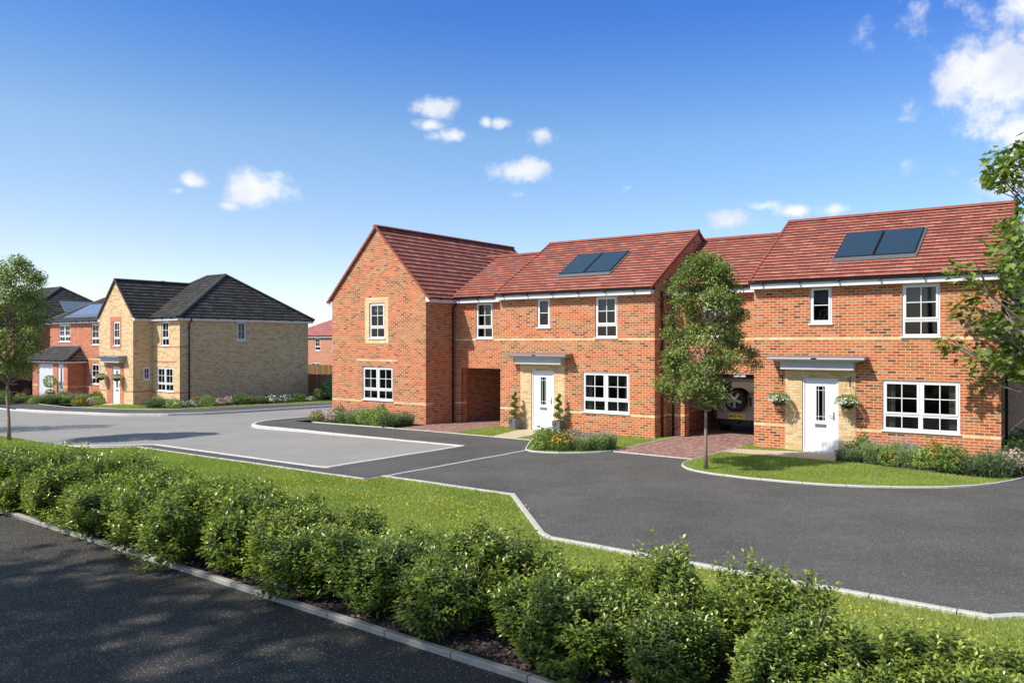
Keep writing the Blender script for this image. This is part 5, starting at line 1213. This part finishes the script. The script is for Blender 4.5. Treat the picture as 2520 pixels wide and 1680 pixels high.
BEDS = {'gabled house bed': [('yellow', -24.90, 20.95, .42, .5), ('pink', -23.95, 20.95, .46, .5), ('lavender', -23.5, 21.05, .59, .5), ('lavender', -22.95, 21.05, .57, .5), ('box', -22.2, 21.0, .58, .66), ('box', -21.45, 21.0, .60, .68), ('leafy', -22.4, 21.9, .62, .64), ('lavender', -23.4, 21.9, .6, .6), ('rosemary', -20.95, 21.0, .48, .66), ('rosemary', -21.0, 21.7, .46, .66), ('leafy', -24.6, 21.8, .5, .6)],
 'curved middle house bed': [('lime', -12.9, 18.85, .54, .5), ('leafy', -13.3, 19.7, .52, .6), ('yellow', -12.35, 19.05, .52, .58), ('pink', -12.55, 19.9, .48, .55), ('pink', -12.0, 19.85, .42, .5), ('lavender', -11.9, 19.4, .50, .5), ('lavender', -11.55, 19.7, .58, .46), ('lavender', -11.50, 20.1, .58, .44)],
 'right house window bed': [('rosemary', -5.39, 21.6, .32, .5), ('leafy', -5.20, 22.1, .56, .6), ('lavender', -4.78, 21.75, .64, .5), ('box', -4.40, 21.5, .42, .5), ('lavender', -3.99, 21.6, .58, .45), ('lime', -3.66, 21.45, .44, .45), ('lavender', -4.2, 22.1, .66, .5), ('yellow', -3.45, 21.9, .56, .58), ('leafy', -3.02, 21.2, .58, .70), ('rosemary', -2.50, 21.15, .42, .60), ('rosemary', -2.15, 21.1, .52, .66), ('pink', -1.95, 21.5, .52, .5), ('pink', -1.80, 22.0, .50, .5), ('leafy', -1.95, 23.2, .6, .6), ('leafy', -1.9, 24.4, .7, .7), ('rosemary', -1.85, 22.6, .55, .6)],
 'garage porch bed': [('leafy', -47.91, 18.95, .67, .72), ('yellow', -49.1, 20.3, .49, .66), ('rosemary', -48.6, 19.9, .36, .55), ('lime', -47.6, 20.3, .30, .5), ('rosemary', -49.2, 21.0, .36, .7), ('lavender', -46.9, 20.35, .56, .55), ('rosemary', -46.4, 20.75, .48, .65), ('lime', -46.2, 21.1, .40, .5), ('lavender', -49.4, 21.7, .50, .6), ('leafy', -48.3, 22.2, .56, .78), ('lavender', -46.1, 21.6, .52, .55), ('rosemary', -45.6, 21.7, .45, .6), ('lavender', -47.2, 22.4, .58, .6), ('lime', -46.4, 22.4, .42, .5), ('lavender', -45.8, 22.5, .56, .5), ('yellow', -42.35, 20.25, .51, .62), ('pink', -42.3, 20.75, .34, .5), ('lime', -43.0, 21.45, .42, .6), ('leafy', -45.2, 22.5, .58, .7), ('pink', -44.5, 22.1, .36, .6)],
 'buff house bed': [('rosemary', -38.2, 21.95, .48, .7), ('rosemary', -37.75, 22.15, .45, .6), ('yellow', -40.2, 23.2, .5, .55), ('lime', -37.2, 22.35, .44, .67), ('daisy', -37.35, 22.95, .32, .5), ('daisy', -37.3, 23.4, .33, .5), ('yellow', -37.7, 23.85, .47, .56), ('box', -37.15, 24.1, .54, .66), ('lime', -37.2, 24.6, .26, .3), ('pink', -37.30, 25.05, .38, .5), ('pink', -37.32, 25.54, .42, .48), ('leafy', -37.15, 26.1, .56, .7), ('yellow', -37.25, 26.8, .41, .45), ('rosemary', -37.0, 27.2, .42, .65), ('yellow', -37.7, 28.1, .44, .5), ('daisy', -36.9, 27.95, .43, .65), ('daisy', -36.95, 28.8, .44, .65), ('leafy', -37.0, 29.75, .45, .7), ('daisy', -36.95, 30.6, .3, .55), ('leafy', -37.3, 31.4, .62, .7), ('ceanothus', -36.7, 32.1, 1.4, 1.15), ('ceanothus', -36.3, 33.4, 1.15, 1.3), ('ceanothus', -37.6, 32.3, .9, .9)]}
rp = np.random.default_rng(3)
for bn, L in BEDS.items():
    cnt = {}; L = sorted(L, key=lambda q: (AX[0]*q[1]+BX[0]*q[2])/(AX[1]*q[1]+BX[1]*q[2])); tot = {}
    for q in L: tot[q[0]] = tot.get(q[0], 0)+1
    for kind, a, b, h, w in L:
        nm, desc, cat = KN[kind]; i = cnt.get(kind, 0); cnt[kind] = i+1
        lab = '%s, %sin the %s' % (desc, (ORD[i]+' from left ') if tot[kind] > 1 else '', bn)
        o = empty(nm, W(a, b, gz(a, b)-.02), rp.uniform(0, 6.28)); o.scale = (w*1.12, w*1.12, h*1.12); tag(o, lab, cat, desc.split(',')[0]+'s' if tot[kind] > 1 else None)
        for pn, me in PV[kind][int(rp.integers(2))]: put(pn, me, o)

# ------------------------------------------------------------------ trees
def tree(name, label, base, H, z0, prof, nclu, nleaf, ls, tm, mat, seed, r0=.045, crad=.2, trunkmat='trunk', lean=(0, 0), group='street trees', offset=(0, 0), skip=None):
    """prof: list of (height fraction over the crown, radius). Limbs run from the trunk to leaf clusters spread through the crown."""
    r = np.random.default_rng(seed); o = empty(name, base); tag(o, label, 'tree', group)
    hs, rr_ = zip(*prof); Cz = H-z0
    f = r.random(nclu); w = np.interp(f, hs, rr_); keep = r.random(nclu) < (w/max(rr_))**.8+.1; f, w = f[keep], w[keep]
    ph = r.uniform(0, 6.28, len(f)); rad = w*(.35+.65*np.sqrt(r.random(len(f))))*(1+.16*np.sin(ph*3+f*9))
    C = np.stack([rad*np.cos(ph)+offset[0]*f, rad*np.sin(ph)+offset[1]*f, z0+Cz*f], 1)
    if skip: C = C[[not skip(*c) for c in C]]
    tr = MB(); k = 9
    tz = np.linspace(0, H*.93, k); sx = r.normal(0, .010*H/5, k); sy = r.normal(0, .010*H/5, k); sx -= sx[0]; sy -= sy[0]
    path = [(sx[i]+lean[0]*tz[i], sy[i]+lean[1]*tz[i], tz[i]) for i in range(k)]; rs_ = [r0*(1.25 if i == 0 else 1)*(1-.88*(i/(k-1))**1.1) for i in range(k)]
    tr.tube(path, rs_, 10)
    def trunk_at(z): return np.array([np.interp(z, tz, [p[0] for p in path]), np.interp(z, tz, [p[1] for p in path]), z]), np.interp(z, tz, rs_)
    lb = MB()
    for c in C:
        zz = max(z0*.82, c[2]-np.hypot(c[0], c[1])*r.uniform(.7, 1.15)-.05); zz = min(zz, H*.9); s_, rt = trunk_at(zz)
        mid = (s_+c)/2+np.array([0, 0, -.04*Cz/3])+r.normal(0, .05, 3); rb = min(rt*.55, .10*r0+.007*np.linalg.norm(c-s_)*4)
        lb.tube([s_, mid, c], [rb, rb*.65, rb*.25], 5, caps=False)
        for _ in range(2):
            e = c+rdir(1, r)[0]*crad*.9; lb.tube([mid*.35+c*.65, e], [rb*.35, rb*.12], 4, caps=False)
    tr.build('trunk', M[trunkmat], o); lb.build('branch', M['twig'], o)
    n = nleaf; ci = r.integers(0, len(C), n); cs_ = r.uniform(.65, 1.25, len(C))[ci][:, None]; off = rdir(n, r)*(r.random((n, 1))**.45)*crad*cs_*np.array([1.15, 1.15, .8]); P = C[ci]+off
    outw = unit(C[ci]*[1, 1, 0]*.5+off*3+[0, 0, .2]); T = unit(outw*.7+rdir(n, r)*.6-[0, 0, .35]); N = unit(outw*.45+[0, 0, 1.1]+rdir(n, r)*.5)
    cl = r.random(len(C))[ci]
    me = leaf_data('crown', P, T, N, ls*r.uniform(.6, 1.2, n), tm, M[mat], np.clip(.12+.55*cl+r.normal(0, .2, n), 0, 1)); put('crown', me, o)
    return o
p = W(-7.777, 18.269)
tree('young_tree', 'slender young tree standing in the front lawn of the right house', (p[0], p[1], 0), 5.05, 1.72, [(0, .8), (.08, 1.2), (.2, .95), (.32, 1.05), (.45, .85), (.58, 1.0), (.72, .80), (.82, .74), (.93, .45), (1, .2)], 235, 32000, .073, OVATE, 'leaf_tree', 12, r0=.042, crad=.235, skip=lambda x, y, z: x > .22 and z < 2.45)
p = W(-27.29, 10.93)
tree('young_tree', 'young tree at the left edge, rising behind the hedge', (p[0], p[1], 0), 5.6, 2.1, [(0, .5), (.12, .95), (.3, 1.12), (.5, 1.15), (.7, 1.0), (.88, .7), (1, .3)], 180, 21000, .086, OVATE, 'leaf_tree', 5, r0=.05, crad=.29, lean=(-.03, 0))
tree('maple_tree', 'large leaved maple reaching in from the right edge', (12.85, 17.0, 0), 8.6, 1.6, [(0, 1.2), (.05, 2.2), (.15, 2.9), (.25, 3.4), (.42, 3.4), (.5, 2.7), (.56, 2.25), (.68, 2.2), (.75, 2.1), (.9, 1.8), (1, 1.1)], 280, 9800, .18, MAPLE, 'leaf_maple', 9, r0=.12, crad=.40, group=None)
# the trees whose dappled shade falls on the near footway and the road stand just outside the view
for (X_, Y_, lab, sd_) in ((-17.2, 3.2, 'tallest tree beyond the near footway, left of the view', 31), (-13.6, 1.2, 'tall tree behind the near footway, outside the view', 33), (-11.3, -.6, 'tall tree at the camera side of the footway, outside the view', 36)):
    tree('shade_tree', lab, (X_, Y_, 0), 14.5, 9.4, [(0, 1.3), (.3, 2.5), (.6, 2.2), (1, .8)], 70, 1000, .50, SMALL, 'leaf_tree', sd_, r0=.16, crad=.7, group='trees outside the view')
p = W(-33.5, 9.6)
tree('shade_tree', 'tree beside the road beyond the left edge, outside the view', (p[0], p[1], float(g(p[1]))), 6.5, 1.9, [(0, .9), (.3, 1.6), (.6, 1.4), (1, .5)], 120, 3500, .12, SMALL, 'leaf_tree', 35, r0=.07, crad=.35, group='trees outside the view')

# ------------------------------------------------------------------ hanging baskets
def basket_mesh():
    r = np.random.default_rng(77); n = 900; d = rdir(n, r); d[:, 2] = np.where(d[:, 2] < -.35, -d[:, 2], d[:, 2]); P = d*[.30, .30, .15]*r.uniform(.75, 1.05, (n, 1))+[0, 0, .04]
    droop = np.clip(np.hypot(P[:, 0], P[:, 1])-.2, 0, 1); P[:, 2] -= droop*.7*r.random(n)
    fo = leaf_data('basket_foliage', P, unit(d+rdir(n, r)*.6), unit(d+[0, 0, .6]+rdir(n, r)*.5), .05*r.uniform(.6, 1.2, n), SMALL, M['leaf_lime'], np.clip(.35+r.normal(0, .25, n), 0, 1))
    n = 260; d = rdir(n, r); d[:, 2] = np.abs(d[:, 2])*.8-.1; P = d*[.315, .315, .165]+[0, 0, .04]; P[:, 2] -= np.clip(np.hypot(P[:, 0], P[:, 1])-.2, 0, 1)*.5*r.random(n)
    fl = leaf_data('basket_flowers', P, rdir(n, r), unit(d+rdir(n, r)*.4), np.full(n, .036), PETAL, M['f_white'])
    return fo, fl
BF, BFL = basket_mesh()
def hanging_basket(a, b, z, ztop, wall_b, label, sc_=1.0):
    o = empty('hanging_basket', W(a, b, z), -TH); tag(o, label, 'hanging basket', 'hanging baskets beside the front doors')
    put('foliage', BF, o, sc_=sc_); put('flowers', BFL, o, sc_=sc_)
    mb = MB(); mb.lathe([(.19*sc_, .02), (.185*sc_, -.05), (.15*sc_, -.12), (.09*sc_, -.165), (.001, -.18)], 24); mb.build('bowl', M['basket'], o)
    ch = MB(); hz = ztop-z
    for k in range(3): t = 2*math.pi*k/3+.5; ch.tube([(.18*math.cos(t), .18*math.sin(t), .02), (0, 0, hz)], .003, 5)
    ch.build('chain', M['basket'], o)
    bk = MB(); wb = wall_b-b-.008; bk.box(-.012, .012, wb-.008, wb, hz-.22, hz+.05); bk.tube([(0, wb, hz+.02), (0, 0, hz+.01), (0, -.02, hz+.03)], .007, 6); bk.tube([(0, wb, hz-.18), (0, wb*.25, hz+.01)], .006, 6); bk.build('bracket', M['basket'], o)
hanging_basket(-7.50, 22.66, 1.42, 2.05, 22.964, 'hanging basket left of the right house door')
hanging_basket(-5.68, 22.66, 1.42, 2.05, 22.964, 'hanging basket right of the right house door')
hanging_basket(-44.6, 22.47, 1.13, 1.75, 22.778, 'hanging basket left of the buff house door')
hanging_basket(-42.9, 22.47, 1.13, 1.75, 22.778, 'hanging basket right of the buff house door')

# ------------------------------------------------------------------ potted topiary
def planter(o, w, h):
    mb = MB(); a, b = w*.40, w*.5
    mb.hexa([(-a, -a, 0), (a, -a, 0), (a, a, 0), (-a, a, 0), (-b, -b, h), (b, -b, h), (b, b, h), (-b, b, h)]); mb.build('planter', M['pot'], o, recalc=True, bevel=.01)
    s_ = MB(); s_.box(-b*.9, b*.9, -b*.9, b*.9, h-.01, h+.008); s_.build('soil', M['soil'], o)
r = np.random.default_rng(88); n = 3200
t = r.random(n); ang = t*2*math.pi*3.2; z = .06+.84*t; R0 = .215*(1-t*.72)
P = np.stack([np.cos(ang)*R0*.55, np.sin(ang)*R0*.55, z], 1)+rdir(n, r)*(R0*.62)[:, None]*r.uniform(.5, 1.05, (n, 1))*[1, 1, .55]
SPI = leaf_data('topiary_foliage', P, rdir(n, r)+[0, 0, .2], rdir(n, r), .035*r.uniform(.6, 1.3, n), SMALL, M['leaf_green'], np.clip(.5+r.normal(0, .25, n), 0, 1))
for a, lab in ((-16.78, 'spiral clipped topiary in grey planter left of the middle door'), (-14.95, 'spiral clipped topiary in grey planter right of the middle door')):
    o = empty('potted_topiary', W(a, 22.86, .0), -TH); tag(o, lab, 'potted plant', 'spiral topiaries by the middle house door'); planter(o, .34, .40); put('foliage', SPI, o, (0, 0, .38))
    n2 = 60; rr = np.random.default_rng(4); q = np.stack([rr.uniform(-.15, -.02, n2), rr.uniform(-.19, -.14, n2), rr.uniform(.22, .42, n2)], 1)
    put('trailing_leaves', leaf_data('ivy', q, rdir(n2, rr)-[0, 0, .8], rdir(n2, rr)-[0, 1, 0], .05*rr.uniform(.6, 1.2, n2), SMALL, M['leaf_grey']), o)
    st = MB(); st.tube([(0, 0, .38), (0, 0, 1.15)], .012, 6); st.build('stem', M['trunk'], o)
o = empty('potted_tree', W(-50.4, 22.4, gz(-50.4, 22.4)), -TH); tag(o, 'ball headed tree in a grey planter before the garage door', 'potted plant'); planter(o, .42, .46)
n = 1500; d = rdir(n, r); P = d*.32*r.uniform(.8, 1.05, (n, 1))*(1+.1*np.sin(d[:, :1]*9))+[0, 0, 1.1]
put('crown', leaf_data('ball_crown', P, d+rdir(n, r)*.7, d+rdir(n, r)*.5, .06*r.uniform(.6, 1.3, n), SMALL, M['leaf_lime'], np.clip(.45+r.normal(0, .25, n), 0, 1)), o)
n = 260; d = rdir(n, r); P = d*[.2, .2, .09]+[0, 0, .5]; put('underplanting', leaf_data('underplant', P, d+[0, 0, .4], rdir(n, r), .07*r.uniform(.6, 1.3, n), SMALL, M['leaf_lime']), o)
st = MB(); st.tube([(0, 0, .45), (.01, 0, .8), (0, 0, 1.1)], .018, 8); st.build('stem', M['trunk'], o)

# ------------------------------------------------------------------ sun, sky with clouds, camera
sv = -0.42*AX-1.0*BX+np.array([0, 0, 1.1]); sv /= np.linalg.norm(sv)
sd = bpy.data.lights.new('sun', 'SUN'); sd.energy = 4.4; sd.angle = R_(.7); sd.color = (1.0, .945, .86)
so = bpy.data.objects.new('sun', sd); COL.objects.link(so); so.rotation_euler = Vector(sv).to_track_quat('Z', 'Y').to_euler(); so.location = (-30, -20, 40)
wd = bpy.data.worlds.new('World'); sc.world = wd; wd.use_nodes = True; nt = wd.node_tree; nt.nodes.clear()
class WT(NT):
    def __init__(s, t): s.t = t
w = WT(nt); out = w.n('ShaderNodeOutputWorld'); bg = w.n('ShaderNodeBackground')
sky = w.n('ShaderNodeTexSky', sky_type='NISHITA'); sky.sun_disc = False; sky.sun_elevation = math.asin(sv[2]); sky.sun_rotation = math.atan2(sv[0], sv[1])
sky.air_density = 1.0; sky.dust_density = .35; sky.ozone_density = 3.0; sky.altitude = 50
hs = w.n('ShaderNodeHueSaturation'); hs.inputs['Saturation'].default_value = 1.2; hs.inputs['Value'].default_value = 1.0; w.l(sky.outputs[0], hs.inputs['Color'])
tc = w.n('ShaderNodeTexCoord').outputs['Generated']; sx_ = w.n('ShaderNodeSeparateXYZ'); w.l(tc, sx_.inputs[0])
az = w.math('ARCTAN2', sx_.outputs[0], sx_.outputs[1]); el = w.math('ARCSINE', sx_.outputs[2])
tint = w.ramp(el, [(0, (.93, .97, 1.25)), (.05, (1.04, .98, 1.12)), (.12, (1.14, .98, 1.02)), (.242, (1.2, 1.05, 1.02)), (.38, (.60, .77, 1.12)), (.48, (.60, .78, 1.06)), (.72, (2.0, 1.3, .78))])  # top stop warms and brightens unseen overhead sky, added to fill the shadows
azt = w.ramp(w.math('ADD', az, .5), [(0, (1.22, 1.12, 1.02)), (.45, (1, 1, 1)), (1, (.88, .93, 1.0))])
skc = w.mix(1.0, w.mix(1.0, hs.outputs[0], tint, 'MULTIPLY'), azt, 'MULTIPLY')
cb = w.n('ShaderNodeCombineXYZ'); w.l(az, cb.inputs[0]); w.l(el, cb.inputs[1]); cv = cb.outputs[0]
CL = [  # compass bearing and height of each cloud's middle, its half widths, its weight
 (-.088, .2800, .030, .014, 1.0), (-.103, .2605, .024, .008, .72), (-.072, .2490, .029, .009, .75), (-.034, .2645, .010, .008, .7), (-.012, .2640, .015, .007, .72),
 (.040, .2480, .021, .012, .95), (.010, .2090, .042, .016, 1.0), (.013, .180, .015, .005, .35), (-.372, .184, .021, .012, .85), (-.388, .171, .016, .007, .6), (-.302, .1790, .038, .024, 1.15),
 (-.333, .157, .016, .005, .55), (.258, .1455, .030, .014, 1.0), (.303, .160, .024, .008, .75), (.335, .1530, .029, .009, .8), (.384, .151, .020, .007, .65), (.141, .187, .014, .006, .3), (.47, .198, .03, .02, .3),
 (.545, .268, .068, .056, 1.5), (.600, .350, .066, .085, 1.4), (.502, .276, .034, .034, 1.1), (.56, .30, .10, .10, .55), (.575, .215, .070, .038, .75), (.405, .335, .018, .016, .3), (.462, .345, .024, .034, .45), (.54, .165, .045, .03, .6)]
n1 = w.noise(cv, 26, 7, .62); n0 = w.noise(cv, 9, 3, .5)
mxv = None
for a_, e_, ra, re_, wt in CL:
    sub = w.n('ShaderNodeVectorMath', operation='SUBTRACT'); w.l(cv, sub.inputs[0]); sub.inputs[1].default_value = (a_, e_, 0)
    mul = w.n('ShaderNodeVectorMath', operation='MULTIPLY'); w.l(sub.outputs[0], mul.inputs[0]); mul.inputs[1].default_value = (1/ra, 1/re_, 0)
    ln = w.n('ShaderNodeVectorMath', operation='LENGTH'); w.l(mul.outputs[0], ln.inputs[0])
    v = w.math('MULTIPLY', w.math('SUBTRACT', 1.0, ln.outputs['Value']), min(1.0, wt)*1.0)
    v = w.math('ADD', v, (wt-1.0)*.35 if wt < 1 else 0.0)
    mxv = v if mxv is None else w.math('MAXIMUM', mxv, v)
dens = w.math('ADD', mxv, w.math('MULTIPLY', w.math('SUBTRACT', n1, .5), 2.3)); dens = w.math('ADD', dens, w.math('MULTIPLY', w.math('SUBTRACT', n0, .5), .5))
ss = w.n('ShaderNodeMapRange', interpolation_type='SMOOTHSTEP'); w.l(dens, ss.inputs[0]); ss.inputs[1].default_value = -.14; ss.inputs[2].default_value = .74; ss.inputs[3].default_value = 0; ss.inputs[4].default_value = .93
shade = w.ramp(w.noise(cv, 16, 4, .5), [(.38, (4.6, 4.9, 5.5)), (.60, (6.3, 6.3, 6.4))])
CLOUD_FAC = ss.outputs[0]
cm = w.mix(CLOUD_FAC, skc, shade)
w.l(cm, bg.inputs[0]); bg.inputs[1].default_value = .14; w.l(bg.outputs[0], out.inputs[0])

cam = bpy.data.cameras.new('camera'); co = bpy.data.objects.new('camera', cam); COL.objects.link(co)
co.location = (0, 0, 3.0); co.rotation_euler = (R_(90), 0, 0); cam.sensor_width = 36; cam.lens = 2003/2520*36; cam.shift_y = 4/2520; cam.clip_start = .1; cam.clip_end = 5000
sc.camera = co
sc.view_settings.view_transform = 'Standard'; sc.view_settings.look = 'None'; sc.view_settings.exposure = .3; sc.view_settings.gamma = 1
sc.render.film_transparent = False
sc.cycles.max_bounces = 6; sc.cycles.transparent_max_bounces = 12; sc.cycles.caustics_reflective = False; sc.cycles.caustics_refractive = False
sc.cycles.use_denoising = True; sc.cycles.sample_clamp_indirect = 6
